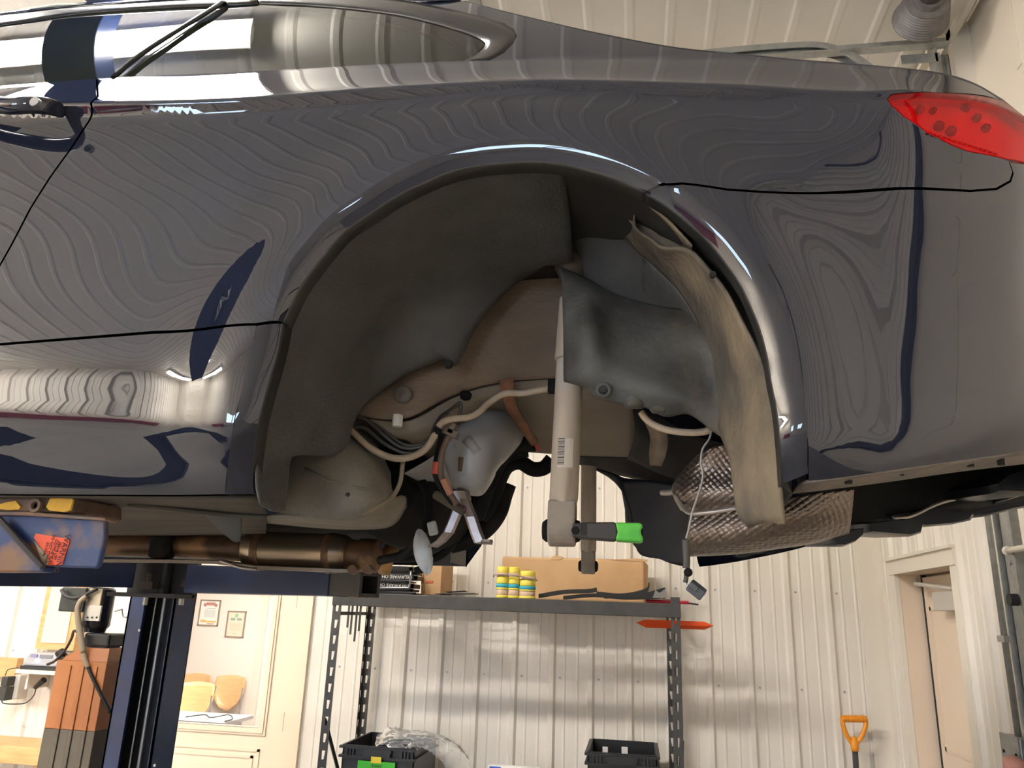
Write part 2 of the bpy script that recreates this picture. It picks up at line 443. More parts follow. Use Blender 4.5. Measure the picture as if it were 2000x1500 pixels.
# ---------------------------------------------------------------- service door in the right wall
d = thing('door_2', None, None, (XR, (SY0+SY1)/2, 0)); d['kind'] = 'structure'
xs = XR + 0.11
M_slab = mat('service_door_cream', (0.76, 0.62, 0.48), 0.4)
MB().box((xs, SY0, 0.01), (xs+0.045, SY1-0.02, SZ1-0.015)).build('door_slab', M_slab, d)
mb = MB()
for a0, a1, b0, b1 in ((SY0+.1, SY1-.1, 1.15, 1.86), (SY0+.1, SY1-.1, 0.2, 1.0)):
    w = .02
    mb.box((xs-.006, a0, b0), (xs, a1, b0+w)); mb.box((xs-.006, a0, b1-w), (xs, a1, b1)); mb.box((xs-.006, a0, b0), (xs, a0+w, b1)); mb.box((xs-.006, a1-w, b0), (xs, a1, b1))
mb.build('panel_moulding', M_slab, d)
MB().box((xs-0.003, SY1-0.030, 0), (xs+0.02, SY1-0.012, SZ1)).build('weatherstrip', mat('weatherstrip_rubber', (.02, .02, .02), .7), d)  # thin dark strip drawn for the gap along the door edge
MB().box((xs+.05, SY0-.2, 0), (xs+.08, SY1+.2, SZ1+.2)).build('outer_panel', M_slab, d)
mb = MB()     # reveal
mb.box((XR-0.004, SY1, 0), (XR+0.18, SY1+0.03, SZ1+0.03)); mb.box((XR-0.004, SY0-0.03, 0), (XR+0.18, SY0, SZ1+0.03)); mb.box((XR-0.004, SY0-0.03, SZ1), (XR+0.18, SY1+0.03, SZ1+0.03))
mb.build('jamb', M_slab, d)
mb = MB()
mb.box((XR-0.035, SY0-0.075, SZ1), (XR, SY1+0.075, SZ1+0.085)); mb.box((XR-0.05, SY0-0.08, SZ1+0.075), (XR, SY1+0.08, SZ1+0.09))
mb.box((XR-0.026, SY1, 0), (XR, SY1+0.075, SZ1)); mb.box((XR-0.026, SY0-0.075, 0), (XR, SY0, SZ1))
mb.build('casing', M_trim, d)
M_closer = mat('closer_grey', (0.55, 0.52, 0.46), 0.4, 0.2)
MB().box((xs-0.075, SY0+0.16, 1.835), (xs, SY0+0.44, 1.925)).build('door_closer', M_closer, d, bevel=0.004)
mb = MB(); mb.tube([(xs-0.05, SY0+0.2, 1.935), (XR+0.03, SY1-0.16, 1.975)], 0.011, 8); mb.tube([(XR+0.03, SY1-0.16, 1.975), (XR+0.06, SY1-0.1, 2.0)], 0.012, 8); mb.cyl((xs-0.05, SY0+0.2, 1.92), (xs-0.05, SY0+0.2, 1.96), 0.014, 8)
mb.build('closer_arm', M_closer, d)

# conduit and junction box on the right wall
cd = thing('electrical_conduit', 'thin steel conduit running down the wall between service door and door track', 'conduit', (XR, 3.62, 0.9))
p0 = PX(1932, 1000, XR-0.03); p1 = PX(1983, 1430, XR-0.03)
yy = (p0.y+p1.y)/2
mb = MB(); mb.tube([(XR-0.03, yy, p1.z-0.02), (XR-0.03, yy, ZC-0.02)], 0.012, 10); mb.build('pipe', M_galv, cd, smooth=True)
for z in (1.72, 2.6, 3.5):
    MB().box((XR-0.045, yy-0.03, z-0.012), (XR, yy+0.03, z+0.012)).build('strap', M_galv, cd)
jb = thing('junction_box', 'grey steel junction box at the foot of the conduit', 'box', (XR, yy, p1.z-0.13))
MB().box((XR-0.06, yy-0.07, p1.z-0.135), (XR-0.004, yy+0.07, p1.z-0.012)).build('box_body', M_galv, jb, bevel=0.006)
MB().box((XR-0.066, yy-0.075, p1.z-0.139), (XR-0.06, yy+0.075, p1.z-0.008)).build('cover_plate', M_galv, jb)
for a in (-.05, .05): MB().cyl((XR-.066, yy+a, p1.z-.072), (XR-.07, yy+a, p1.z-.072), .006, 8).build('screw', M_dark, jb)
q = PX(1990, 1485, XR-0.05)
mb = MB(); mb.lathe([(0, .02), (.05, .022), (.055, .035), (.09, .037), (.1, .02)], (XR-.09, q.y-.03, q.z-.08), (0, -.3, 1), 14); mb.build('hose_nozzle', mat('faded_red', (0.62, 0.3, 0.25), 0.5), None, smooth=True, label='faded red hose nozzle hanging under the junction box', cat='nozzle')

# ---------------------------------------------------------------- overhead door with track, drum and rails
od = thing('overhead_door', 'cream sectional overhead door in the right wall', 'door', (XR+0.06, OY-2, 0))
M_od = mat('overhead_door_cream', (0.76, 0.68, 0.57), 0.35)
zs = 0
for i in range(8):
    mb = MB(); z0 = i*0.55; z1 = min(z0+0.55, ZC)
    mb.box((XR+0.05, OY-3.1, z0), (XR+0.09, OY-0.02, z1))
    for k in range(5): mb.box((XR+0.046, OY-0.4-.6*k, z0+.02), (XR+0.05, OY-0.36-.6*k, z1-.02))
    mb.build('door_section', M_od, od)
YN = OY-3.1
wall_right_near = ribbed('wall_right_near', -2.3, YN, 0, ZC, lambda u, w, d: Vector((XR-d, u, w)), 0.2378, 0.02, depth=.035)
for y in (YN-.04, -2.34): MB().box((XR-.03, y, 0), (XR+.1, y+.08, ZC-.02)).build('trim_6', M_dark, kind='structure')
od2 = thing('overhead_door', 'cream sectional overhead door near the front corner, dark panel joints', 'door', (XR+0.06, -3.6, 0))
for i in range(8):
    z0 = i*0.55; z1 = min(z0+0.547, ZC)
    MB().box((XR+0.05, YF, z0+.012), (XR+0.09, -2.34, z1-.012)).build('door_section', M_od, od2)
    MB().box((XR+0.06, YF, z0-.012), (XR+0.085, -2.34, z0+.012)).build('joint_seal', M_dark, od2)
mb = MB(); mb.box((XR-0.03, OY-0.045, 0), (XR+0.1, OY-0.0, ZC-0.02)); mb.build('trim_4', M_trim, kind='structure')
tr = thing('door_track', 'galvanised overhead door track with grooved cable drum at its top', 'track', (XR, OY, 0))
ty = OY + 0.04
mb = MB(); x = XR-0.045
mb.box((x, ty, 0.05), (x+0.004, ty+0.085, ZC-0.12)); mb.box((x, ty+0.081, 0.05), (x+0.04, ty+0.085, ZC-0.12)); mb.box((x-0.0, ty-0.002, 0.05), (x+0.04, ty+0.002, ZC-0.12))
mb.build('vertical_track', M_galv, tr)
MB().box((XR-.031, OY+.01, 2.5), (XR-.026, OY+.2, ZC-.14)).build('track_bracket_plate', M_galv, tr)
mb = MB(); mb.box((XR-0.06, ty+0.10, 0.05), (XR-0.024, ty+0.106, 2.6)); mb.box((XR-0.028, ty+0.10, 0.05), (XR-0.024, ty+0.14, 2.6)); mb.build('angle_iron', M_galv, tr)
for z in (1.25, 1.62, 2.0, 3.7, 3.85, 4.0):
    MB().cyl((x-0.006, ty+0.04, z), (x, ty+0.04, z), 0.01, 8).build('bolt', M_chrome, tr)
q = PX(1990, 1075, XR-0.03)
mb = MB(); mb.cyl((XR-0.06, q.y+.02, q.z), (XR-0.06, q.y-.2, q.z+0.0), 0.012, 10); mb.cyl((XR-.06, q.y+.03, q.z), (XR-.06, q.y+.02, q.z), .018, 10); mb.build('roller_shaft', M_trim, tr, smooth=True)
q = PX(1996, 1172, XR-0.03)
mb = MB(); mb.cyl((XR-0.075, q.y, q.z), (XR-0.045, q.y, q.z), 0.022, 16); mb.build('roller', M_black, tr)
# horizontal rail below the drum
a = PZ(1852, 74, 4.24); ty = a.y-.02
mb = MB(); 
zr = a.z
mb.box((-3.2, ty+0.04, zr-0.03), (a.x, ty+0.046, zr+0.02)); mb.box((-3.2, ty+0.0, zr-0.034), (a.x, ty+0.046, zr-0.03)); mb.build('horizontal_rail', M_galv, tr)
# bent lower track
path = [PY(px, py, ty+0.02) for px, py in ((1270, 110), (1390, 96), (1500, 86), (1570, 82), (1605, 83), (1640, 91), (1670, 104), (1700, 124), (1730, 155), (1745, 190))]
pc = catmull(path, 4)
mb = MB()
for dy0, dz0 in ((0, 0), (0.05, 0)):
    pass
rowA = [p+Vector((0, 0, 0)) for p in pc]; rowB = [p+Vector((0, 0.05, 0)) for p in pc]
nrm = []
for i in range(len(pc)):
    t_ = (pc[min(i+1, len(pc)-1)]-pc[max(i-1, 0)]).normalized(); nrm.append(Vector((-t_.z, 0, t_.x)))
rowC = [p+n*-0.03 for p, n in zip(rowA, nrm)]; rowD = [p+n*-0.03 for p, n in zip(rowB, nrm)]
mb.grid([rowC, rowA, rowB, rowD]); mb.build('bent_track', M_galv, tr, smooth=False, solid=0.004)
# cable drum
dc = PZ(1806, 18, 4.26); dc.z = 4.26
dr = tr
dax = Vector((-0.05, -1, 0.0)).normalized()
M_drum = mat('cast_grey', (0.20, 0.185, 0.175), 0.5, 0.3, c2=(.15, .14, .135), scale=20)
prof = [(-0.06, 0.02)] + [(-0.06+0.001*0, 0.115)]
for k in range(9): prof += [(-0.055+k*0.011, 0.115-k*0.003), (-0.05+k*0.011, 0.108-k*0.003)]
prof += [(0.045, 0.088), (0.05, 0.06), (0.075, 0.058), (0.075, 0.02)]
mb = MB(); mb.lathe(prof, dc, dax, 28); mb.build('grooved_barrel', M_drum, dr, angle=40)
mb = MB(); mb.cyl(dc+dax*0.06, dc+dax*0.1, 0.045, 14); mb.build('hub', mat('hub_dark', (0.05, 0.04, 0.04), 0.5), dr)
mb = MB(); mb.cyl(dc+dax*0.1, dc+dax*0.112, 0.025, 12); mb.build('hub_paint', mat('red_paint', (0.5, 0.06, 0.05), 0.5), dr)
mb = MB(); mb.cyl(dc+dax*-0.1, dc+dax*2.0, 0.013, 10); mb.build('shaft', M_galv, dr)
mb = MB(); mb.box((dc.x-0.05, ty+0.03, dc.z-0.13), (dc.x+0.11, ty+0.036, dc.z-0.085)); mb.box((dc.x+0.09, ty+0.03, dc.z-0.19), (dc.x+0.1, ty+0.10, dc.z+.1)); mb.build('end_bracket', M_galv, dr)
q = PY(1786, 58, ty+0.05)
mb = MB(); mb.cbox(q, (0.018, 0.018, 0.04), Matrix.Rotation(0.5, 3, 'Y')); mb.build('cable_clip', mat('clip_red', (.3, .08, .06), .6), dr)
# strut hanging from the ceiling over the car
q = PZ(925, 0, ZC-.05)
mb = MB(); mb.box((q.x-0.02, 2.0, ZC-0.07), (q.x+0.03, YW-.03, ZC-0.03)); mb.build('ceiling_strut', M_galv, None, label='grey steel strut fixed along the ceiling above the car roof', cat='strut')

# ---------------------------------------------------------------- fluorescent strip fixtures on the ceiling
M_tube = mat('fluorescent', (1, 1, 1), emit=(1.0, 0.955, 0.89), estr=LAMP)
M_fix = mat('fixture_white', (0.8, 0.8, 0.78), 0.4)
def fixture(kind, label, x0, x1, y, h):
    """strip light above or behind the photographer; the photograph shows it only as a reflection in the car"""
    t = thing(kind+'_strip_light_offscreen', label, 'light', ((x0+x1)/2, y, ZC-h-.02), 'ceiling strip lights')
    w = .17
    MB().prism([(x0, y-w, ZC-h+.03), (x0, y+w, ZC-h+.03), (x0, y+w/3, ZC-h+.06), (x0, y-w/3, ZC-h+.06)], (x1-x0, 0, 0)).build('housing', M_fix, t)
    for x in (x0+.3, x1-.3): MB().cyl((x, y, ZC-h+.055), (x, y, ZC-.007), .006, 6).build('hanger', M_galv, t)
    for side, dy in (('near', -0.07), ('far', 0.07)):
        MB().box((x0+0.02, y+dy-0.055, ZC-h-.02), (x1-0.02, y+dy+0.055, ZC-h+.03)).build(kind+'_'+side+'_tube_offscreen', M_tube, t)
# mirrored in the side window and shoulder of the car
fixture('overhead', 'white strip light above the car door', -3.85, -1.42, 1.47, .13)
# mirrored as glints on the car door at the edge of the frame
fixture('corner', 'white strip light in the far corner by the left wall', -8.7, -6.2, -2.2, .13)
fixture('front', 'white strip light near the front wall window', -8.7, -6.2, -4.0, .13)
# ================================================================ the car
car = thing('car', 'dark blue coupe raised on the two-post lift, rear wheel removed', 'car', (-0.6, 1.9, 1.88))
YC = 1.90          # centre line of the car
def paint(name):
    m = bpy.data.materials.new(name); m.use_nodes = True
    nt = m.node_tree; b = nt.nodes['Principled BSDF']
    b.inputs['Base Color'].default_value = (0.013, 0.016, 0.030, 1)
    b.inputs['Roughness'].default_value = 0.22
    b.inputs['Metallic'].default_value = 0.0
    b.inputs['Specular IOR Level'].default_value = 0.0
    b.inputs['Coat Weight'].default_value = 1.0
    b.inputs['Coat Roughness'].default_value = 0.012
    b.inputs['Coat IOR'].default_value = 1.66
    MATS[name] = m
    return m
M_paint = paint('dark_blue_paint')
M_trimblk = mat('gloss_black_trim', (0.012, 0.012, 0.012), 0.25, spec=.35)
M_rubber = mat('rubber', (0.01, 0.01, 0.01), 0.6)

# rows of the flank from the sill up: (px, py, Y)
TAIL = [(1740, 1.006), (1850, 1.026), (1920, 1.045), (2000, 1.082), (2060, 1.14), (2120, 1.24)]
def tailrow(pys, dy=0.0): return [(px, py, Y+dy) for (px, Y), py in zip(TAIL, pys)]
ROWS = [
 [(0, 1010, 1.10), (450, 1012, 1.10), (800, 1005, 1.09), (1200, 1000, 1.08), (1550, 990, 1.07)] + tailrow((966, 952, 942, 930, 922, 914), .07),
 [(0, 965, 1.06), (450, 967, 1.06), (800, 962, 1.05), (1200, 955, 1.045), (1550, 945, 1.035)] + tailrow((919, 903, 893, 882, 874, 866), .02),
 [(0, 862, 1.018), (450, 885, 1.02), (800, 880, 1.02), (1200, 870, 1.01), (1550, 860, 1.0)] + tailrow((840, 826, 818, 808, 800, 792)),
 [(0, 795, 0.998), (220, 808, 0.998), (440, 838, 1.0), (800, 800, 1.0), (1200, 790, 1.0), (1550, 780, 1.0)] + tailrow((765, 752, 745, 735, 728, 720), .0),
 [(0, 668, 1.004), (300, 648, 1.004), (550, 629, 1.0), (1200, 610, 1.0), (1550, 600, 1.0)] + tailrow((590, 582, 578, 572, 568, 562), .003),
 [(0, 480, 1.012), (500, 470, 1.008), (1050, 440, 1.0), (1550, 440, 1.004)] + tailrow((436, 434, 433, 432, 430, 428), .012),
 [(0, 330, 1.012), (500, 318, 1.006), (1050, 262, 1.0), (1550, 290, 1.006)] + tailrow((300, 303, 305, 310, 312, 314), .0),
 [(0, 236, 1.013), (500, 222, 1.012), (1000, 196, 1.010), (1400, 200, 1.010)] + tailrow((216, 224, 232, 262, 275, 290), -.008),
 [(0, 203, 1.000), (180, 202, 1.000), (500, 192, 1.0), (700, 177, 1.0), (1000, 164, 1.0), (1400, 168, 1.0)] + tailrow((181, 190, 202, 236, 262, 280), -.006),
 [(0, 168, 1.066), (215, 152, 1.066), (500, 139, 1.066), (700, 128, 1.066), (900, 119, 1.066), (1200, 114, 1.066), (1550, 119, 1.064), (1740, 133, 1.062), (1830, 144, 1.066), (1900, 164, 1.075), (1960, 200, 1.08), (2000, 226, 1.092), (2060, 262, 1.145), (2120, 280, 1.245)],
]
_c = ROWS[8]
ROWS = ROWS[:8] + [[(a, b+5, y+.0022) for a, b, y in _c], _c, [(a, b-5, y+.005) for a, b, y in _c]] + ROWS[9:]
GX = np.linspace(-2.6, 0.92, 881)
def pchip_eval(x, y, xq):
    x = np.asarray(x, float); y = np.asarray(y, float); h = np.diff(x); d = np.diff(y)/h
    m = np.zeros_like(x)
    m[1:-1] = np.where(d[:-1]*d[1:] > 0, 2*d[:-1]*d[1:]/np.where(np.abs(d[:-1]+d[1:]) < 1e-12, 1, d[:-1]+d[1:]), 0)
    m[0], m[-1] = d[0], d[-1]
    i = np.clip(np.searchsorted(x, xq)-1, 0, len(x)-2)
    t = (xq-x[i])/h[i]; t = np.clip(t, -3, 3)
    a = (1+2*t)*(1-t)**2*y[i] + t*(1-t)**2*h[i]*m[i] + t*t*(3-2*t)*y[i+1] + t*t*(t-1)*h[i]*m[i+1]
    lin = np.where(xq > x[-1], y[-1]+m[-1]*(xq-x[-1]), y[0])
    return np.where((xq > x[-1]) | (xq < x[0]), lin, a)
rowZ, rowY = [], []
for r in ROWS:
    P = [PY(*q) for q in r]
    xs_ = [p.x for p in P]
    rowZ.append(pchip_eval(xs_, [p.z for p in P], GX)); rowY.append(pchip_eval(xs_, [p.y for p in P], GX))
rowZ = np.array(rowZ); rowY = np.array(rowY)
for k in range(1, len(rowZ)): rowZ[k] = np.maximum(rowZ[k], rowZ[k-1]+0.006)
GZ = np.linspace(1.80, 3.40, 801)
TAB = np.zeros((len(GX), len(GZ)))
KT, KT2 = 0.45, 0.35
for i in range(len(GX)):
    z, y = rowZ[:, i], rowY[:, i]
    t = pchip_eval(z, y, GZ)
    h = GZ - z[-1]
    t = np.where(h > 0, y[-1] + KT*h + KT2*np.maximum(h, 0)**2, t)
    TAB[i] = t
# gentle smoothing along z keeps the crease but rounds its edge
ker = np.array([1, 2, 1.])/4
for _ in range(3):
    TAB[:, 1:-1] = TAB[:, :-2]*ker[0] + TAB[:, 1:-1]*ker[1] + TAB[:, 2:]*ker[2]
OUTER = [(561, 520), (600, 469), (630, 433), (666, 403), (708, 376), (765, 341), (825, 311), (900, 287), (975, 275), (1050, 272), (1130, 284), (1190, 302), (1260, 334), (1300, 356), (1333, 368), (1369, 390), (1420, 435), (1468, 492), (1507, 555), (1534, 609), (1552, 660), (1564, 714), (1572, 780), (1577, 850), (1578, 928)]
op = [PY(a, b, 0.985) for a, b in OUTER[:18]]
A = np.array([[2*p.x, 2*p.z, 1] for p in op]); B = np.array([p.x**2+p.z**2 for p in op])
sol = np.linalg.lstsq(A, B, rcond=None)[0]
ACX, ACZ = sol[0], sol[1]; ACR = math.sqrt(sol[2]+ACX**2+ACZ**2)
XX, ZZ = np.meshgrid(GX, GZ, indexing='ij')
RHO = np.sqrt((XX-ACX)**2+(ZZ-ACZ)**2)
TAB -= 0.026*np.where(RHO < ACR, 1.0, np.exp(-((RHO-ACR)/0.085)**2)) * np.clip((ZZ-1.75)/0.25, 0, 1)
def S(x, z):
    u = (x-GX[0])/(GX[1]-GX[0]); v = (z-GZ[0])/(GZ[1]-GZ[0])
    i = int(min(max(u, 0), len(GX)-2.001)); j = int(min(max(v, 0), len(GZ)-2.001))
    u = min(max(u-i, 0), 1); v = min(max(v-j, 0), 1)
    return float(TAB[i, j]*(1-u)*(1-v)+TAB[i+1, j]*u*(1-v)+TAB[i, j+1]*(1-u)*v+TAB[i+1, j+1]*u*v)
for _ in range(4):
    TAB[1:-1, :] = TAB[:-2, :]*ker[0] + TAB[1:-1, :]*ker[1] + TAB[2:, :]*ker[2]
GRX, GRZ = np.gradient(TAB, GX[1]-GX[0], GZ[1]-GZ[0])
def box_blur(A, n, ax):
    for _ in range(n):
        B = A.copy()
        if ax == 0: B[1:-1] = (A[:-2]+2*A[1:-1]+A[2:])/4
        else: B[:, 1:-1] = (A[:, :-2]+2*A[:, 1:-1]+A[:, 2:])/4
        A = B
    return A
GRX = box_blur(box_blur(GRX, 20, 0), 6, 1); GRZ = box_blur(box_blur(GRZ, 20, 0), 2, 1)
def ufilt(A, n):
    P = np.pad(A, ((0, 0), (n, n)), mode='edge'); C = np.cumsum(np.pad(P, ((0, 0), (1, 0))), axis=1)
    return (C[:, 2*n+1:]-C[:, :-2*n-1])/(2*n+1)
WB = np.clip((rowZ[9][:, None]-.012-ZZ)/.04, 0, 1)*np.clip((ZZ-rowZ[3][:, None]-.015)/.04, 0, 1)
GS = ufilt(ufilt(ufilt(GRZ, 22), 22), 22); GXS = ufilt(ufilt(GRX, 14), 14)
WB *= np.clip((RHO-ACR-.004)/.03, 0, 1)
GRZ = GRZ*(1-WB)+GS*WB; GRX = GRX*(1-WB)+GXS*WB
def bil(T, x, z):
    u = (x-GX[0])/(GX[1]-GX[0]); v = (z-GZ[0])/(GZ[1]-GZ[0])
    i = int(min(max(u, 0), len(GX)-2.001)); j = int(min(max(v, 0), len(GZ)-2.001))
    u = min(max(u-i, 0), 1); v = min(max(v-j, 0), 1)
    return float(T[i, j]*(1-u)*(1-v)+T[i+1, j]*u*(1-v)+T[i, j+1]*(1-u)*v+T[i+1, j+1]*u*v)
def SN(x, z):
    gx = bil(GRX, x, z); gz = bil(GRZ, x, z)
    return Vector((gx, -1, gz)).normalized()
def onS(px, py, off=0.0):
    d = ray(px, py); d = d/d.y
    def f(t): return t - S(d.x*t, d.z*t+CZ) - off
    t0 = 0.90
    t = t0
    while t < 1.75:
        if f(t) > 0: break
        t += 0.01
    lo, hi = t-0.01, t
    for _ in range(18):
        m = (lo+hi)/2
        if f(m) > 0: hi = m
        else: lo = m
    t = (lo+hi)/2
    return Vector((d.x*t, t, d.z*t+CZ))
def outline(px, closed=True, step=0.008, smooth=False):
    P = [onS(*q) if len(q) == 2 else Vector(q[2:]) for q in px]
    if smooth: P = catmull(P, 5)
    out = []
    n = len(P)
    for i in range(n if closed else n-1):
        a, b = P[i], P[(i+1) % n]
        k = max(1, int((b-a).length/step))
        out += [(a.x+(b.x-a.x)*j/k, a.z+(b.z-a.z)*j/k) for j in range(k)]
    if not closed: out.append((P[-1].x, P[-1].z))
    return out
def inside(x, z, poly):
    c = False; j = len(poly)-1
    for i in range(len(poly)):
        xi, zi = poly[i]; xj, zj = poly[j]
        if (zi > z) != (zj > z) and x < (xj-xi)*(z-zi)/(zj-zi)+xi: c = not c
        j = i
    return c
def shell(poly, grid=0.016, off=0.0, ret=0.014, extra=()):
    """body panel over an outline in (x, z): verts, faces, normals, with a returned edge"""
    pts = [Vector(p) for p in poly]; n = len(pts)
    arr = np.array(poly)
    xs = np.arange(arr[:, 0].min()+grid*.37, arr[:, 0].max(), grid); zs_ = np.arange(arr[:, 1].min()+grid*.41, arr[:, 1].max(), grid)
    # vectorised point in polygon
    GXX, GZZ = np.meshgrid(xs, zs_); qx, qz = GXX.ravel(), GZZ.ravel()
    ins = np.zeros(len(qx), bool)
    x1, z1 = arr[:, 0], arr[:, 1]; x2, z2 = np.roll(x1, 1), np.roll(z1, 1)
    for a, b, c, d_ in zip(x1, z1, x2, z2):
        cond = (b > qz) != (d_ > qz)
        if cond.any(): ins ^= cond & (qx < (c-a)*(qz-b)/(d_-b if d_ != b else 1e-12)+a)
    qx, qz = qx[ins], qz[ins]
    if len(qx):
        dmin = np.full(len(qx), 9.)
        for a, b in arr: dmin = np.minimum(dmin, (qx-a)**2+(qz-b)**2)
        keep = dmin > (grid*0.45)**2
        inner = [Vector((a, b)) for a, b in zip(qx[keep], qz[keep])]
    else: inner = []
    edges = []
    allp = pts + inner
    for line in extra:
        k = len(allp); L = [Vector(p) for p in line if inside(p[0], p[1], poly)]
        allp = allp + L; edges += [(k+i, k+i+1) for i in range(len(L)-1)]
    res = geometry.delaunay_2d_cdt(allp, edges, [list(range(n))], 1, 1e-5)
    vo, fo = res[0], res[2]
    V = [Vector((p.x, S(p.x, p.y)+off, p.y)) for p in vo]
    N = [SN(p.x, p.y) for p in vo]
    F = []
    for f in fo:
        a, b, c = [V[i] for i in f[:3]]
        nn = (b-a).cross(c-a)
        F.append(tuple(f) if nn.y < 0 else tuple(reversed(f)))
    # returned edge: inward offset strip
    if ret:
        k = len(V)
        B = [Vector((x, S(x, z)+off, z)) for x, z in poly]
        V += B + [p+Vector((0, ret, 0)) for p in B]
        cx_, cz_ = arr[:, 0].mean(), arr[:, 1].mean()
        for i, p in enumerate(B):
            t = B[(i+1) % n]-B[i-1]; nn = Vector((t.z, 0, -t.x))
            if nn.length < 1e-9: nn = Vector((0, -1, 0))
            N += [nn.normalized()]
        N += N[-n:]
        F += [(k+i, k+(i+1) % n, k+n+(i+1) % n, k+n+i) for i in range(n)]
    return V, F, N
def panel(name, poly, m, parent=car, mirror=False, **kw):
    mk = {a: kw.pop(a) for a in ('grid', 'off', 'ret', 'extra') if a in kw}
    V, F, N = shell(poly, **mk)
    o = obj(name, V, F, m, parent, normals=N, **kw)
    if mirror:
        V2 = [Vector((v.x, 2*YC-v.y, v.z)) for v in V]; F2 = [tuple(reversed(f)) for f in F]; N2 = [Vector((q.x, -q.y, q.z)) for q in N]
        obj(name, V2, F2, m, parent, normals=N2)
    return o
def rowline(k, x0, x1, n=200, dz=0.0):
    return [(x, float(np.interp(x, GX, rowZ[k]))+dz) for x in np.linspace(x0, x1, n)]
def xz(px, py): p = onS(px, py); return (p.x, p.z)

# ---- outlines
SHUT = [(189, 153), (191, 189), (180, 213), (168, 245), (136, 294), (98, 346), (60, 406), (31, 462), (0, 518), (-40, 590), (-75, 676)]
SKIRT = [(553, 629), (500, 633), (300, 648), (0, 672), (-75, 680)]
BUMP = [(1300, 360), (1333, 358), (1360, 361), (1420, 370), (1480, 374), (1600, 377), (1650, 376), (1895, 373), (1947, 369), (1975, 353), (1980, 336), (1972, 314)]
TAILL = [(1741, 206), (1734, 194), (1741, 186), (1790, 182), (1860, 183), (1930, 191), (1958, 197), (1986, 217), (2000, 228), (2060, 265), (2085, 300), (2060, 322), (2000, 317), (1965, 310), (1895, 296), (1860, 283), (1807, 255), (1765, 227)]
SIL = [(850, -12), (900, 1), (1000, 27), (1150, 62), (1300, 91), (1400, 103), (1480, 110), (1560, 118), (1700, 129), (1830, 143), (1900, 163), (1958, 196)]
TRIMO = [(955, 119), (985, 103), (1003, 84), (1009, 70), (1004, 57), (985, 46), (945, 33), (880, 18), (820, 6)]
def shift(line, dx, dy): return [(a+dx, b+dy) for a, b in line]

FZ = float(rowZ[1][0])
def left_pt(k, x): return (x, float(np.interp(x, GX, rowZ[k])))
BELT = [(189, 153), (215, 152), (350, 145.5), (500, 139), (600, 133.5), (700, 128), (800, 123), (900, 119), (955, 118)]
CR = [rowline(k, -2.3, 0.66, 420, d) for k, d in ((7, 0), (8, 0), (9, -.0012), (9, .0012), (10, 0), (10, .006))]
q_out = outline([(191, 153)] + BELT[1:] + TRIMO + SIL + [(1934, 189), (1860, 181), (1790, 180), (1740, 184), (1732, 194), (1739, 207), (1764, 229), (1806, 257), (1859, 285), (1894, 298), (1964, 312), (1970, 315), (1977, 336), (1972, 352), (1945, 367), (1895, 371)]
                + list(reversed(shift(BUMP[1:6], 0, -2))) + [(1300, 358)] + list(reversed(OUTER[:13])) + [(556, 540), (545, 575), (538, 600), (533, 626)] + shift(SKIRT[1:4], 0, -2) + [(-73, 676)]
                + [(a+2, b) for a, b in reversed(SHUT[:10])])
quarter = panel('quarter_panel', q_out, M_paint, extra=CR, mirror=True, grid=0.014)
# ---- door with handle
dpoly = outline([(a-2, b) for a, b in SHUT])
zb = lambda k, x: (x, float(np.interp(x, GX, rowZ[k])))
dl = [zb(4, x) for x in np.linspace(dpoly[-1][0], -2.1, 20)]
ld = outline([(a-2, b) for a, b in SHUT], closed=False)
ld = ld + [(x, z+0.004) for x, z in dl[1:]] + [(-2.1, z) for z in np.linspace(dl[-1][1], zb(11, -2.1)[1], 30)[1:]] + [zb(11, x) for x in np.linspace(-2.1, ld[0][0], 80)[1:-1]]
door = panel('front_door', ld, M_paint, extra=CR, grid=0.02, mirror=True)
# front fender ahead of the door (outside the frame)
fd = [zb(11, x) for x in np.linspace(-2.107, -2.55, 12)] + [(-2.55, z) for z in np.linspace(zb(11, -2.55)[1], zb(1, -2.55)[1], 20)[1:]] + [zb(1, x) for x in np.linspace(-2.55, -2.107, 12)[1:]] + [(-2.107, z) for z in np.linspace(zb(1, -2.107)[1], zb(11, -2.107)[1], 20)[1:-1]]
panel('front_fender', fd, M_paint, grid=0.05, mirror=True)
# door handle: grip bar, recessed cup, key cylinder
def hs(px, py, off): return PY(px, py, onS(px, py, 0).y+off)
path = [hs(-90, 215, -.004), hs(-70, 206, -.03), hs(-30, 203, -.043), (hs(20, 207, -.046)), hs(60, 205, -.042), hs(92, 207, -.03), hs(116, 214, -.012), hs(122, 218, -0.002)]
rows = []
for i, p in enumerate(catmull(path, 4)):
    n = 14; t = i/28.0
    hh = 0.015*(1-abs(2*t-1)**6*0.6); dd = 0.013*(1-abs(2*t-1)**6*0.6)
    rows.append([p+Vector((0, math.sin(a)*dd, math.cos(a)*hh)) for a in [2*math.pi*k/n for k in range(n+1)]])
MB().grid(rows).build('door_handle', M_paint, door, smooth=True)
kp = hs(69, 200, -.056)
mb = MB(); mb.cyl(kp+Vector((0, .004, 0)), kp+Vector((0, -.003, 0)), .0085, 16); mb.build('key_cylinder', mat('lock_steel', (.5, .5, .5), .3, .9), door)
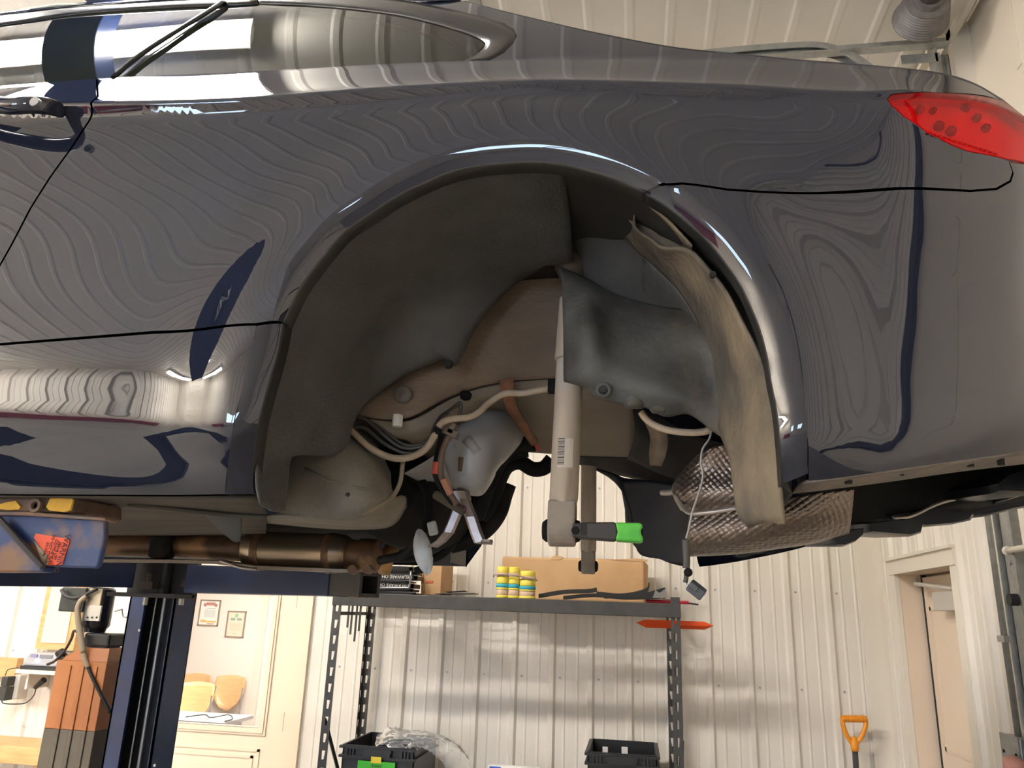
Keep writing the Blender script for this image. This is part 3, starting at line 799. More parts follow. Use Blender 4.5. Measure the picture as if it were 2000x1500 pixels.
# ---- side skirt
sk_top = [(553, 632)] + [(500, 636), (300, 652), (0, 675), (-75, 683)]
t_ = outline(sk_top, closed=False)
bx = t_[-1][0]
t2 = [(x, z-0.002) for x, z in [zb(4, x) for x in np.linspace(bx, -2.1, 30)[1:]]]
botl = [zb(1, x) for x in np.linspace(-2.1, xz(440, 966)[0], 80)]
rt = outline([(440, 966), (446, 900), (455, 840), (470, 770), (486, 700), (500, 638)], closed=False)
tt = outline([(500, 636), (300, 652), (0, 675), (-75, 683)], closed=False)
sk = tt + t2 + botl + rt[1:-1]
skirt = panel('side_skirt', sk, M_paint, extra=[rowline(3, -2.1, -.4)], grid=0.018, mirror=True)
# flat wrap band at the rear end of the skirt, against the wheel arch
def band(name, outer, inner, depth, m, n=40, ret=0.03, k=3, parent=car):
    O = resample(catmull([onS(*q) for q in outer], 5), n)
    I = []
    Ip = resample(catmull([Vector((a, b, 0)) for a, b in inner], 5), n)
    for o_, q in zip(O, Ip):
        I.append(PY(q.x, q.y, o_.y+depth))
    rows = [[o_.lerp(i_, j/k) + Vector((0, depth*0.25*math.sin(math.pi*j/k)*-1, 0)) for o_, i_ in zip(O, I)] for j in range(k+1)]
    mb = MB(); mb.grid(rows)
    ob = mb.build(name, m, parent, smooth=True)
    C = Vector((ACX, 0, ACZ))
    R2 = [i_ + Vector((0, ret, 0)) + (Vector((ACX, 0, ACZ))-Vector((i_.x, 0, i_.z))).normalized()*0.0 for i_ in I]
    mb = MB(); mb.grid([I, [i_+Vector((0, 0.006, 0)) for i_ in I], R2]); mb.build(name.replace('lip', 'flange'), M_rubber if name != 'arch_lip' else mat('arch_flange_grey', (.035, .034, .031), .6), ob, smooth=True, solid=0.003)
    return O, I
INNERQ = [(552, 629), (556, 620), (566, 598), (582, 565), (600, 538), (630, 499), (672, 451), (720, 418), (780, 379), (864, 340), (930, 323), (990, 317), (1050, 315), (1105, 321), (1150, 331), (1195, 345), (1234, 361), (1261, 374)]
OUTERQ = [(532, 627), (538, 600), (545, 575), (553, 545), (561, 520)] + OUTER[1:13] + [(1298, 356)]
qO, qI = band('arch_lip', OUTERQ, INNERQ, 0.014, M_paint, 90)
INNERB = [(1262, 377), (1300, 400), (1345, 435), (1387, 474), (1420, 516), (1450, 561), (1471, 606), (1486, 645), (1498, 690), (1507, 744), (1518, 800), (1525, 870), (1530, 945)]
OUTERB = [(1302, 362), (1335, 366), (1369, 390), (1420, 435), (1468, 492), (1507, 555), (1534, 609), (1552, 660), (1564, 714), (1572, 780), (1577, 850), (1578, 925)]
bO, bI = band('bumper_arch_lip', OUTERB, INNERB, 0.014, M_paint, 80)
sO, sI = band('skirt_end_lip', [(500, 637), (486, 700), (470, 770), (455, 840), (446, 900), (440, 966)], [(552, 632), (540, 690), (524, 745), (506, 815), (496, 880), (492, 930), (494, 965)], 0.012, M_paint, 40)
# ---- rear bumper
b_top = outline([(1302, 364)] + shift(BUMP[1:], 0, 2.5) + [(1976, 318), (2000, 321), (2060, 326), (2110, 328)], closed=False)
xe = b_top[-1][0]
zz0 = zb(1, xe)[1]
b_r = [(xe, z) for z in np.linspace(b_top[-1][1], zz0, 40)[1:]]
b_b = [zb(1, x) for x in np.linspace(xe, xz(1580, 940)[0], 60)[1:]]
b_l = outline(list(reversed([(1304, 364)]+OUTERB[1:])), closed=False)
bumper = panel('rear_bumper', b_top + b_r + b_b + b_l[1:-1], M_paint, grid=0.014, mirror=True)
# bottom flange of the bumper with its clips
fl0 = [Vector((x, S(x, z), z)) for x, z in reversed(b_b)]
flp = catmull([PY(px, py, Y) for px, py, Y in ((1545, 962, 1.075), (1640, 951, 1.085), (1740, 938, 1.10), (1850, 922, 1.14), (1930, 912, 1.19), (2000, 904, 1.27), (2100, 894, 1.43))], 6)
fA = resample(fl0, 40); fB = resample(flp, 40)
M_flange = mat('dusty_flange', (0.16, 0.13, 0.11), 0.5, c2=(0.09, 0.075, 0.065), scale=20)
mb = MB(); mb.grid([fA, [a.lerp(b, .5)+Vector((0, 0, .004)) for a, b in zip(fA, fB)], fB]); mb.build('bumper_flange', M_flange, bumper, smooth=True, solid=0.004)
for px, py in ((1590, 942), (1657, 938), (1758, 922), (1895, 905), (1955, 902)):
    q = PY(px, py+1, 1.06+max(0, px-1700)/300*.10); mb = MB(); mb.cyl(q+Vector((0, 0, -.004)), q+Vector((0, 0, .01)), .005, 8); mb.build('clip', M_dark, bumper)
# ---- tail light
M_red = glass_mat('tail_lens_red', (1.0, 0.03, 0.04), 0.02, 1.35)
nt = M_red.node_tree; df = nt.nodes.new('ShaderNodeBsdfDiffuse'); df.inputs[0].default_value = (.95, .012, .02, 1)
mx2 = nt.nodes.new('ShaderNodeMixShader'); mx2.inputs[0].default_value = .16
fm = [n for n in nt.nodes if n.type == 'MIX_SHADER'][0]; tr_ = [n for n in nt.nodes if n.type == 'BSDF_TRANSPARENT'][0]
nt.links.new(tr_.outputs[0], mx2.inputs[1]); nt.links.new(df.outputs[0], mx2.inputs[2]); nt.links.new(mx2.outputs[0], fm.inputs[1])
tl_poly = outline(TAILL)
tail = panel('tail_light', tl_poly, M_red, off=-0.001, grid=0.012, mirror=True)
M_lamp = mat('lamp_bowl_silver', (0.95, 0.9, 0.9), 0.6, 0.0, c2=(0.8, 0.75, 0.74), scale=14)
tb = [(x, z) for x, z in tl_poly]
panel('lamp_housing', tb, M_lamp, parent=tail, off=0.03, grid=0.02, ret=-0.029)
M_bulb = mat('lamp_reflector', (0.22, 0.16, 0.16), 0.2, 0.6)
for px, py, r in ((1800, 208, .006), (1826, 210, .005), (1838, 240, .007), (1862, 250, .007), (1890, 205, .006), (1912, 224, .006), (1930, 244, .006)):
    q = onS(px, py, 0.018); mb = MB(); mb.lathe([(0, r*.3), (.004, r), (.010, r*1.1), (.012, r*.8)], q, (0, 1, 0), 12); mb.build('lamp_cell', M_bulb, tail, smooth=True)
for i in range(14):
    q0 = onS(1812+i*10, 258+i*3.2, -0.0022); q1 = onS(1818+i*10, 259+i*3.2, -0.0022)
    mb = MB(); mb.tube([q0, q1], 0.0016, 6); mb.build('reflex_rib', M_red, tail)
# ---- side windows
M_glass = glass_mat('tinted_glass', (0.42, 0.50, 0.42), 0.0, 1.62)
GDOOR = [(-300, 187), (-300, 75), (-100, 55), (0, 40), (126, 22), (250, 12), (350, 6), (437, 3), (400, 25), (330, 70), (270, 110), (222, 150), (189, 152.5), (0, 168)]
GQ = [(228, 150), (278, 108), (345, 64), (420, 22), (446, 4), (560, 3), (700, 13), (780, 24), (850, 40), (910, 58), (940, 72), (944, 80), (930, 95), (900, 112), (880, 118), (700, 128), (500, 139), (350, 145.5)]
dg = panel('door_window', outline([(a, b-1) for a, b in GDOOR]), M_glass, off=0.012, grid=0.03, ret=0, mirror=True)
qg = panel('quarter_window', outline([(a, b-1) for a, b in GQ]), M_glass, off=0.012, grid=0.025, ret=0, mirror=True)
# black window surround
TRI = [(880, 118), (905, 111), (932, 96), (946, 81), (941, 71), (910, 57), (850, 39), (780, 23), (700, 12), (600, 4), (500, 0)]
TRO = [(955, 118.5), (984, 103), (1002, 84), (1007, 70), (1003, 58), (984, 47), (945, 34), (880, 19), (820, 7), (700, -8), (500, -14)]
def strip(name, A_, B_, m, n=60, off=(0.0, 0.006), parent=car, lift=-0.004):
    a = resample(catmull([onS(*q) for q in A_], 4), n); b = resample(catmull([onS(*q) for q in B_], 4), n)
    rows = []
    for j in range(5):
        w = j/4
        rows.append([p.lerp(q, w)+Vector((0, off[0]*(1-w)+off[1]*w+lift*math.sin(math.pi*w), 0)) for p, q in zip(a, b)])
    mb = MB(); mb.grid(rows); return mb.build(name, m, parent, smooth=True, solid=0.004)
strip('window_surround', TRO, TRI, M_trimblk, 70, off=(0.002, 0.012))
strip('window_surround', [(500, -12), (437, -3), (350, 2), (250, 8), (126, 17), (0, 31), (-300, 62)], [(500, 1), (437, 5), (350, 8), (250, 14), (126, 24), (0, 43), (-300, 77)], M_trimblk, 60, off=(0.002, 0.012))
strip('pillar_trim', [(226, 149), (274, 109), (337, 67), (408, 23), (440, 2)], [(214, 151.5), (262, 111), (324, 70), (395, 25), (428, 3)], M_trimblk, 30, off=(0.004, 0.004), lift=-0.006)
# ---- roof, rear window and trunk lid, closing the top of the car
roof_px = [(-300, 54), (-100, 40), (0, 24), (126, 10), (350, -6), (500, -16), (700, -18), (850, -12), (900, 1)]
def top(name, pxs, m, crown, mid=0.0):
    a = resample(catmull([onS(*q) for q in pxs], 5), 40)
    rows = []
    for j in range(17):
        w = j/16; s = math.sin(math.pi*w)
        rows.append([Vector((p.x, p.y*(1-w)+(2*YC-p.y)*w, p.z+crown*s**0.7)) for p in a])
    mb = MB(); mb.grid(rows); return mb.build(name, m, car, smooth=True, solid=0.004)
rl = [onS(*q) for q in roof_px]
top('roof', roof_px, M_paint, 0.05)
top('rear_window', SIL[1:6], M_glass, 0.035)
top('trunk_lid', SIL[5:], M_paint, 0.03)
strip('roof_rail', roof_px, [(-300, 60), (-100, 47), (0, 30), (126, 16), (250, 7), (350, 0.5), (437, -4), (500, -13), (700, -9), (820, 6)], M_paint, 60, off=(0, 0), lift=-0.004)
# rear face behind the frame edge
zsb = np.linspace(zb(1, xe)[1], onS(2000, 228).z, 24)
a = [Vector((xe, S(xe, z), z)) for z in zsb]
rows = [[Vector((p.x+0.13*math.sin(math.pi*j/12)**0.6, p.y*(1-j/12)+(2*YC-p.y)*j/12, p.z)) for p in a] for j in range(13)]
MB().grid(rows).build('rear_panel', M_paint, car, smooth=True, solid=0.004)
tp = [r[-1] for r in rows]; te = onS(1958, 196)
MB().grid([tp, [Vector((te.x, te.y*(1-j/12)+(2*YC-te.y)*j/12, te.z+.03*math.sin(math.pi*j/12)**.7)) for j in range(13)]]).build('trunk_edge', M_paint, car, smooth=True, solid=.004)
MB().box((-0.6, 1.53, 2.24), (0.78, 1.545, 2.62)).build('trunk_side', mat('cabin_black', (0.03, 0.03, 0.03), 0.8), car)
# headliner and cabin floor darken the inside
M_head = mat('headliner', (0.30, 0.32, 0.28), 0.9)
top_pts = resample(rl, 20)
mb = MB(); mb.grid([[Vector((p.x, 1.34+ (2*YC-2.68)*j/6, p.z-0.03+0.03*math.sin(math.pi*j/6))) for p in top_pts] for j in range(7)]); mb.build('headliner', M_head, car, smooth=True, solid=0.01)
M_int = mat('cabin_black', (0.03, 0.03, 0.03), 0.8)
mb = MB(); mb.box((-2.5, 1.14, 2.10), (-0.72, 2*YC-1.14, 2.13)); mb.build('cabin_floor', M_int, car)
mb = MB(); mb.prism([(-0.6, 1.5, 2.12), (-0.75, 1.5, 2.5), (-0.62, 1.5, 2.66), (-0.5, 1.5, 2.66), (-0.4, 1.5, 2.5), (-.45, 1.5, 2.3)], (0, .8, 0)); mb.build('rear_seat', M_int, car)
mb = MB(); mb.prism([(-1.25, 1.25, 2.3), (-1.36, 1.25, 2.6), (-1.3, 1.25, 2.7), (-1.2, 1.25, 2.65), (-1.1, 1.25, 2.3)], (0, 0.45, 0)); mb.build('front_seat', M_int, car, bevel=.03)
# ================================================================ wheel well and underside of the car
M_liner = mat('liner_charcoal', (0.050, 0.050, 0.049), 0.62, c2=(0.078, 0.076, 0.071), scale=12, lo=.3, hi=.72, bump=0.2, bscale=160, detail=9)
M_liner2 = mat('liner_dusty', (0.055, 0.050, 0.042), 0.75, c2=(0.16, 0.125, 0.085), scale=14, lo=.36, hi=.68, bump=0.3, bscale=90, c3=(0.21, 0.165, 0.105), scale3=7, lo3=.5, hi3=.7, detail=8, stretch=(1, 1, .45))
M_brown = mat('dusty_metal', (0.21, 0.155, 0.11), 0.75, c2=(0.13, 0.098, 0.07), scale=9, lo=.34, hi=.7, bump=0.2, bscale=90, detail=9, stretch=(.6, 1, 1.6))
M_tan = mat('dusty_floor', (0.23, 0.195, 0.155), 0.7, c2=(0.20, 0.165, 0.125), scale=6, c3=(0.22, 0.10, 0.05), scale3=5, lo3=.62, hi3=.75)
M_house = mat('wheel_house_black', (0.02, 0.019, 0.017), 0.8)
M_hose = mat('tan_hose', (0.42, 0.34, 0.25), 0.7, c2=(0.32, 0.25, 0.18), scale=20)
M_line = mat('brake_line', (0.075, 0.07, 0.065), 0.4, 0.3)
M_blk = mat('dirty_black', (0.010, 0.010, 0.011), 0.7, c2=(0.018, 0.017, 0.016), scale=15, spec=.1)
M_tank = mat('tank_cover_grey', (0.10, 0.10, 0.097), 0.65, c2=(0.20, 0.175, 0.135), scale=9, lo=.36, hi=.7, bump=.2, bscale=120, detail=9)
M_silver = mat('bare_plastic_silver', (0.40, 0.41, 0.43), 0.4, c2=(0.30, 0.30, 0.31), scale=6)
M_rust = mat('rust_pipe', (0.16, 0.085, 0.042), 0.5, 0.35, c2=(0.07, 0.042, 0.026), scale=7, c3=(0.26, 0.15, 0.07), scale3=9)
M_stain = mat('stainless_warm', (0.33, 0.27, 0.20), 0.32, 0.85, c2=(0.26, 0.20, 0.14), scale=4, stretch=(1, 6, 6))

# wheel house sheet metal behind the lips
I_all = qI + bI[2:]
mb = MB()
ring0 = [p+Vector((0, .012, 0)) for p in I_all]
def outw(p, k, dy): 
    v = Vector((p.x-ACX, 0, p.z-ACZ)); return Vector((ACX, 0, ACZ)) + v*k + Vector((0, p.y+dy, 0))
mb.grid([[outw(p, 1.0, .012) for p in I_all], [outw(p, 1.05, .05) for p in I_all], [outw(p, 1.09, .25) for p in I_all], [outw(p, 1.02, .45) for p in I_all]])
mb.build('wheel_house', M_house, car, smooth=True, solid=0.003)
MB().grid([pp([(524, 600, 1.02), (566, 600, 1.03)]), pp([(515, 660, 1.02), (560, 660, 1.03)])]).build('arch_gap_backing', M_rubber, car, solid=.003)  # added dark backing so the gap between the lips reads dark
# front liner bowl
L0 = [(508, 985, 1.05), (500, 945, 1.045), (502, 890, 1.04), (511, 820, 1.035), (529, 748, 1.03), (545, 690, 1.025), (557, 642, 1.02), (586, 568, 1.015), (634, 503, 1.01), (676, 455, 1.008), (724, 422, 1.006), (784, 383, 1.005), (868, 344, 1.004), (934, 327, 1.004), (992, 320, 1.004), (1050, 318, 1.006), (1100, 328, 1.03)]
L0 = pp(L0)
L1 = [Vector((ACX, 0, ACZ)) + Vector((p.x-ACX, 0, p.z-ACZ))*0.985 + Vector((0, 1.17, 0)) for p in L0]
L2 = [Vector((ACX, 0, ACZ)) + Vector((p.x-ACX, 0, p.z-ACZ))*0.93 + Vector((0, 1.30, 0)) for p in L0]
L1[0], L2[0] = PY(532, 998, 1.10), PY(552, 998, 1.14)
L1[1], L2[1] = PY(528, 955, 1.10), PY(556, 940, 1.16)
L1[2], L2[2] = PY(528, 895, 1.11), PY(566, 890, 1.18)
L3 = pp([(556, 996, 1.15), (562, 940, 1.18), (572, 884, 1.22), (612, 852, 1.30), (680, 806, 1.345), (735, 772, 1.355), (800, 728, 1.36), (868, 703, 1.365), (890, 716, 1.365), (908, 686, 1.37), (930, 640, 1.37), (965, 596, 1.37), (1010, 552, 1.37), (1050, 528, 1.37), (1090, 494, 1.37), (1120, 470, 1.36)])
sheet('front_liner', [L0, L1, L2, L3], M_liner, car, nu=70, k=6, th=0.003)
for px, py in ((659, 594), (960, 372), (876, 712)):
    q = PY(px, py, 1.20 if py < 700 else 1.345)
    mb = MB(); mb.lathe([(-.004, .009), (0, .009), (0.001, .005), (.006, .004)], q, (0.2, -.8, -.5), 12); mb.build('liner_clip', M_dark, car, smooth=True)
# rear liner
R0 = [(1050, 320, 1.02), (1102, 333, 1.05), (1150, 354, 1.08), (1180, 360, 1.09), (1198, 375, 1.095), (1237, 402, 1.11), (1240, 444, 1.13), (1270, 465, 1.125), (1294, 483, 1.115), (1345, 486, 1.085), (1387, 528, 1.06), (1420, 570, 1.05), (1450, 627, 1.045), (1474, 672, 1.04), (1492, 714, 1.04), (1503, 760, 1.04), (1512, 820, 1.04), (1520, 880, 1.045), (1526, 945, 1.05), (1533, 1024, 1.055)]
R1 = [(1050, 430, 1.24), (1100, 434, 1.25), (1150, 445, 1.25), (1200, 465, 1.25), (1240, 497, 1.245), (1280, 528, 1.235), (1320, 566, 1.22), (1350, 606, 1.21), (1378, 650, 1.19), (1398, 700, 1.175), (1415, 750, 1.16), (1430, 800, 1.14), (1445, 850, 1.12), (1465, 900, 1.10), (1480, 960, 1.09), (1490, 1005, 1.08), (1500, 1034, 1.08)]
R2 = [(1085, 500, 1.36), (1120, 520, 1.36), (1150, 560, 1.34), (1200, 590, 1.32), (1280, 612, 1.30), (1340, 650, 1.27), (1375, 720, 1.23), (1392, 800, 1.18), (1408, 850, 1.15), (1424, 895, 1.12), (1433, 960, 1.105), (1441, 1005, 1.10), (1463, 1029, 1.10)]
rr0, rr1, rr2 = [resample(catmull(pp(r), 4), 70) for r in (R0, R1, R2)]
RM, RI = [], []
for i in range(70):
    u = i/69
    RM.append((rr0[i].lerp(rr1[i], .62+.38*u/.5)+Vector((0, .012, .010))*(1-2*u)) if u < .5 else rr1[i].lerp(rr2[i], min(.96, (u-.5)/.15)))
    RI.append(rr1[i] if u < .3 else RM[i].lerp(rr2[i], .5))
sheet('rear_liner', [rr0, [a.lerp(b, .5)+Vector((0, 0, .004)) for a, b in zip(rr0, RM)], RM], M_liner2, car, nu=70, k=6, th=0.004)
sheet('rear_liner_inner', [RM, RI, rr2], M_liner, car, nu=70, k=6, th=0.004)
for px, py in ((1392, 536), (1487, 713)):
    q = PY(px, py, 1.055); mb = MB(); mb.cyl(q+Vector((0, .004, 0)), q+Vector((0, -.002, 0)), .005, 10); mb.build('liner_hole', M_dark, car)
# torn flap of liner still fixed to the arch
sheet('liner_flap', [pp([(1150, 338, 1.06), (1190, 352, 1.06), (1240, 378, 1.05), (1300, 425, 1.05), (1352, 480, 1.05)]), pp([(1165, 358, 1.10), (1198, 374, 1.12), (1237, 402, 1.13), (1300, 446, 1.13), (1350, 490, 1.11)]), pp([(1180, 370, 1.13), (1200, 385, 1.14), (1240, 446, 1.15), (1294, 486, 1.15), (1345, 492, 1.13)])],
      M_liner2, car, nu=24)
# moulded pocket of the rear liner around the shock
PK = [[(1092, 522, 1.275), (1145, 545, 1.27), (1200, 575, 1.26), (1280, 598, 1.25), (1350, 610, 1.23), (1392, 640, 1.20)],
      [(1098, 556, 1.22), (1145, 572, 1.19), (1205, 598, 1.20), (1290, 622, 1.21), (1365, 655, 1.195), (1405, 700, 1.17)],
      [(1102, 655, 1.19), (1150, 656, 1.142), (1200, 680, 1.175), (1290, 704, 1.185), (1380, 722, 1.18), (1420, 760, 1.15)],
      [(1102, 735, 1.18), (1145, 738, 1.155), (1205, 742, 1.16), (1290, 762, 1.155), (1385, 785, 1.165), (1430, 820, 1.14)],
      [(1104, 744, 1.20), (1143, 756, 1.185), (1168, 778, 1.18), (1230, 792, 1.18), (1262, 795, 1.18), (1300, 814, 1.18), (1345, 808, 1.18), (1392, 842, 1.165), (1436, 872, 1.14)]]
M_pocket = mat('pocket_grey', (0.070, 0.072, 0.068), 0.65, c2=(0.026, 0.026, 0.025), scale=9, lo=.40, hi=.62, bump=.15, bscale=90, detail=9, c3=(.125, .105, .075), scale3=5, lo3=.5, hi3=.7)
sheet('liner_pocket', [pp(r) for r in PK], M_pocket, car, nu=40, k=7, th=0.004)
for px, py, r in ((1179, 762, .010),):
    q = PY(px, py, 1.165); mb = MB(); mb.lathe([(0, r*1.25), (-.006, r*1.25), (-.006, r*.7), (.004, r*.6)], q, (0, 1, .2), 16); mb.build('screw_boss', M_pocket, car, smooth=True)
    mb = MB(); mb.cyl(q+Vector((0, -.0065, 0)), q+Vector((0, -.004, 0)), r*.6, 14); mb.build('boss_hole', M_dark, car)
for px, py in ((1240, 790), (1292, 800)):
    q = PY(px, py, 1.185); mb = MB(); mb.lathe([(-.03, .018), (0, .019), (.006, .014)], q, (0, .2, -1), 14); mb.build('pocket_stud', M_pocket, car, smooth=True)
# inner fender metal and rail
sheet('inner_fender', [pp([(560, 560, 1.42), (760, 440, 1.42), (900, 425, 1.42), (1000, 430, 1.42), (1100, 430, 1.41), (1330, 470, 1.41)]),
      pp([(580, 700, 1.43), (760, 620, 1.43), (900, 600, 1.43), (1000, 600, 1.43), (1100, 600, 1.43), (1330, 620, 1.42)]),
      pp([(600, 790, 1.42), (720, 740, 1.40), (850, 722, 1.40), (950, 700, 1.44), (1080, 690, 1.45), (1330, 700, 1.44)]),
      pp([(610, 830, 1.40), (690, 812, 1.37), (740, 818, 1.36), (800, 815, 1.37), (880, 774, 1.42), (960, 750, 1.46), (1090, 738, 1.48), (1330, 745, 1.48)])], M_brown, car, nu=44, k=6, th=0.004)
sheet('frame_rail', [pp([(720, 818, 1.37), (800, 822, 1.38), (880, 780, 1.43), (960, 752, 1.47), (1090, 740, 1.49), (1240, 752, 1.5)]),
      pp([(760, 850, 1.38), (830, 842, 1.40), (890, 806, 1.44), (960, 776, 1.49), (1090, 765, 1.52), (1240, 775, 1.53)]),
      pp([(800, 862, 1.45), (860, 850, 1.50), (920, 830, 1.60), (980, 815, 1.65), (1100, 830, 1.70), (1240, 830, 1.70)]),
      pp([(840, 900, 1.8), (900, 890, 1.9), (960, 872, 1.95), (1010, 880, 2.0), (1120, 888, 2.1), (1240, 892, 2.1)])], M_tan, car, nu=36, k=6, th=0.004)
# strap of rust on the rail and body plugs
sheet('rusty_strap', [pp([(975, 742, 1.44), (985, 790, 1.47), (1010, 830, 1.6), (1038, 870, 1.75)]), pp([(1003, 738, 1.44), (1008, 790, 1.47), (1030, 828, 1.6), (1052, 866, 1.75)])], mat('rust', (.25, .11, .055), .8, c2=(.17, .08, .045), scale=12), car, nu=16, k=2)
q = PY(788, 771, 1.375); mb = MB(); mb.lathe([(0, .018), (-.004, .0175), (-.006, .012), (-.006, .003), (-.008, .002)], q, (0, 1, .1), 24); mb.build('body_plug', mat('plug_grey', (.11, .10, .08), .6), car, smooth=True)
q = PY(910, 771, 1.43); mb = MB(); mb.lathe([(0, .012), (-.006, .011)], q, (0, .5, .9), 18); mb.build('drain_plug', M_blk, car)
q = PY(776, 822, 1.355); mb = MB(); mb.cyl(q+Vector((0, 0, .012)), q+Vector((0, 0, -.012)), .011, 6); mb.build('white_nut', mat('nut_white', (.6, .58, .54), .5), car, bevel=.002)
# shock absorbers
M_shock = mat('shock_tan', (0.46, 0.39, 0.31), 0.65, c2=(0.34, 0.28, 0.215), scale=26, lo=.35, hi=.7, stretch=(1, 1, .2), c3=(.2, .155, .11), scale3=22, lo3=.6, hi3=.72)
M_eye = mat('eye_grey', (0.27, 0.23, 0.19), 0.6, c2=(.2, .17, .14), scale=20)
def shock(a, b, r, s, label):
    """a: top, b: centre of lower eye"""
    ax = (b-a).normalized(); L = (b-a).length
    cut = 0.28*L
    mb = MB(); mb.lathe([(0, r*1.0), (cut, r*1.13), (cut+.001, r*1.0)], a, ax, 24); sl = mb.build('shock_sleeve', M_shock, car, angle=40)
    sl['label'] = label
    mb = MB(); mb.lathe([(cut-.01, r), (L-.055*s, r), (L-.05*s, r*.96), (L-.045*s, r*.9)], a, ax, 24); mb.build('shock_body', M_shock, car, angle=40)
    hw = 0.023*s; R = .026*s
    prof = [Vector((0, R*math.cos(t), R*math.sin(t))) for t in [math.pi*k/10-math.pi for k in range(11)]]
    poly = [b+Vector((-hw, 0, 0))+p for p in prof] + [b+Vector((-hw, .02*s, .055*s)), b+Vector((-hw, -.02*s, .055*s))]
    poly = [b+Vector((-hw, p.y, p.z)) for p in prof] + [b+Vector((-hw, .022*s, .05*s)), b+Vector((-hw, -.022*s, .05*s))]
    mb = MB(); mb.prism(poly, (2*hw, 0, 0)); mb.build('shock_eye', M_eye, car, bevel=.004)
    mb = MB(); mb.lathe([(-hw-.010*s, .012*s), (-hw-.010*s, .014*s), (-hw-.004*s, .019*s), (-hw, .019*s), (hw, .019*s), (hw+.006*s, .017*s), (hw+.010*s, .01*s)], b, (1, 0, 0), 20); mb.build('bushing', M_blk, car, angle=40)
shock(PY(1119, 585, 1.30), PY(1098, 1037, 1.30), .0245, 1.0, 'near rear shock absorber coated in tan dust')
shock(PY(1150, 850, 2.45)+Vector((0, 0, .22)), PY(1149, 1106, 2.45), .0245, .92, 'far rear shock absorber seen beyond the near one')
q0 = PY(1098, 862, 1.273); q1 = PY(1098, 915, 1.273)
# barcode label on the shock
ctr0, ctr1 = PY(1106, 862, 1.30), PY(1104, 918, 1.30)
rows = [[Vector((c.x+math.sin(a)*.0252, c.y-math.cos(a)*.0252, c.z)) for a in np.linspace(-.5, .6, 8)] for c in (ctr0, ctr1)]
lab = MB().grid(rows).build('barcode_label', mat('label_tan', (.50, .45, .38), .6), car, smooth=True)
mb = MB(); zz = ctr0.z
k = 0
while zz > ctr1.z+.004:
    w = (.0012, .0006, .0018, .0009)[k % 4]
    mb.grid([[Vector((ctr0.x+(ctr1.x-ctr0.x)*(ctr0.z-zz)/(ctr0.z-ctr1.z)+math.sin(a)*.0255, ctr0.y-math.cos(a)*.0255, zz-d_)) for a in np.linspace(-.48, -.0, 5)] for d_ in (0, w)]); zz -= w+.0012; k += 1
mb.build('barcode_bars', mat('ink_black', (.05, .045, .04), .8), lab, kind='stuff')
rows = [[Vector((c.x+math.sin(a)*.0250, c.y-math.cos(a)*.0250, c.z)) for a in np.linspace(-.9, .1, 8)] for c in (PY(1112, 705, 1.30), PY(1110, 765, 1.30))]
MB().grid(rows).build('shock_sticker', mat('sticker_grey', (.40, .37, .32), .5), car, smooth=True)
# shock mount bump stop
q = PY(1116, 515, 1.34)
mb = MB(); mb.lathe([(-.03, .030), (-.012, .034), (-.010, .037), (-.004, .037), (0, .033), (.012, .032), (.014, .028), (.028, .024), (.034, .015)], q, (0, -.25, -1), 24); mb.build('bump_stop', mat('bump_stop_brown', (.065, .045, .033), .7), car, smooth=True)
# brake lines and hoses in the well
wire('brake_hose', pp([(668, 822, 1.36), (690, 845, 1.34), (725, 876, 1.33), (765, 894, 1.33), (800, 893, 1.33), (830, 878, 1.335), (848, 852, 1.34), (856, 838, 1.345)]), .0065, M_hose, car)
wire('brake_line', pp([(640, 835, 1.38), (680, 816, 1.35), (712, 818, 1.345), (750, 850, 1.34), (784, 874, 1.34), (820, 873, 1.34), (838, 860, 1.345), (850, 830, 1.36), (862, 812, 1.38), (880, 800, 1.41), (898, 787, 1.42), (900, 800, 1.42), (892, 822, 1.42)]), .0033, M_line, car)
wire('brake_line', pp([(640, 830, 1.38), (685, 836, 1.345), (712, 836, 1.34), (750, 866, 1.335), (786, 884, 1.335), (820, 884, 1.335), (842, 872, 1.34), (856, 846, 1.36)]), .0033, M_line, car)
wire('brake_line', pp([(690, 812, 1.365), (735, 830, 1.36), (770, 857, 1.355), (795, 870, 1.355), (826, 866, 1.36), (845, 845, 1.37), (858, 818, 1.39), (876, 806, 1.42)]), .0028, M_line, car)
wire('tan_hose', pp([(856, 834, 1.345), (866, 824, 1.345), (885, 818, 1.35), (915, 815, 1.36), (935, 805, 1.37), (955, 787, 1.38), (985, 769, 1.39), (1020, 768, 1.39), (1050, 763, 1.39), (1085, 757, 1.39)]), .0065, M_hose, car)
mb = MB(); mb.cbox(PY(1082, 755, 1.39), (.022, .02, .024)); mb.build('hose_clip', M_blk, car)
mb = MB(); mb.cyl(PY(856, 838, 1.345), PY(851, 850, 1.343), .0085, 10); mb.build('hose_sleeve', M_blk, car)
wire('tan_hose', pp([(1252, 804, 1.27), (1262, 818, 1.27), (1282, 832, 1.27), (1310, 841, 1.26), (1350, 845, 1.25), (1375, 843, 1.24), (1389, 838, 1.23)]), .0062, M_hose, car)
wire('sensor_wire', pp([(866, 838, 1.37), (858, 870, 1.38), (850, 905, 1.39), (850, 930, 1.39), (862, 955, 1.4), (885, 985, 1.4)]), .0045, M_blk, car)
wire('sensor_wire', pp([(880, 845, 1.37), (864, 880, 1.38), (860, 920, 1.39), (870, 950, 1.4), (892, 985, 1.4)]), .006, mat('wire_dusty', (.13, .085, .06), .7), car)
mb = MB(); mb.tube(pp([(853, 902, 1.385), (850, 925, 1.39)]), .0068, 8); mb.build('wire_tape', mat('tape_red', (.45, .07, .05), .6), car)
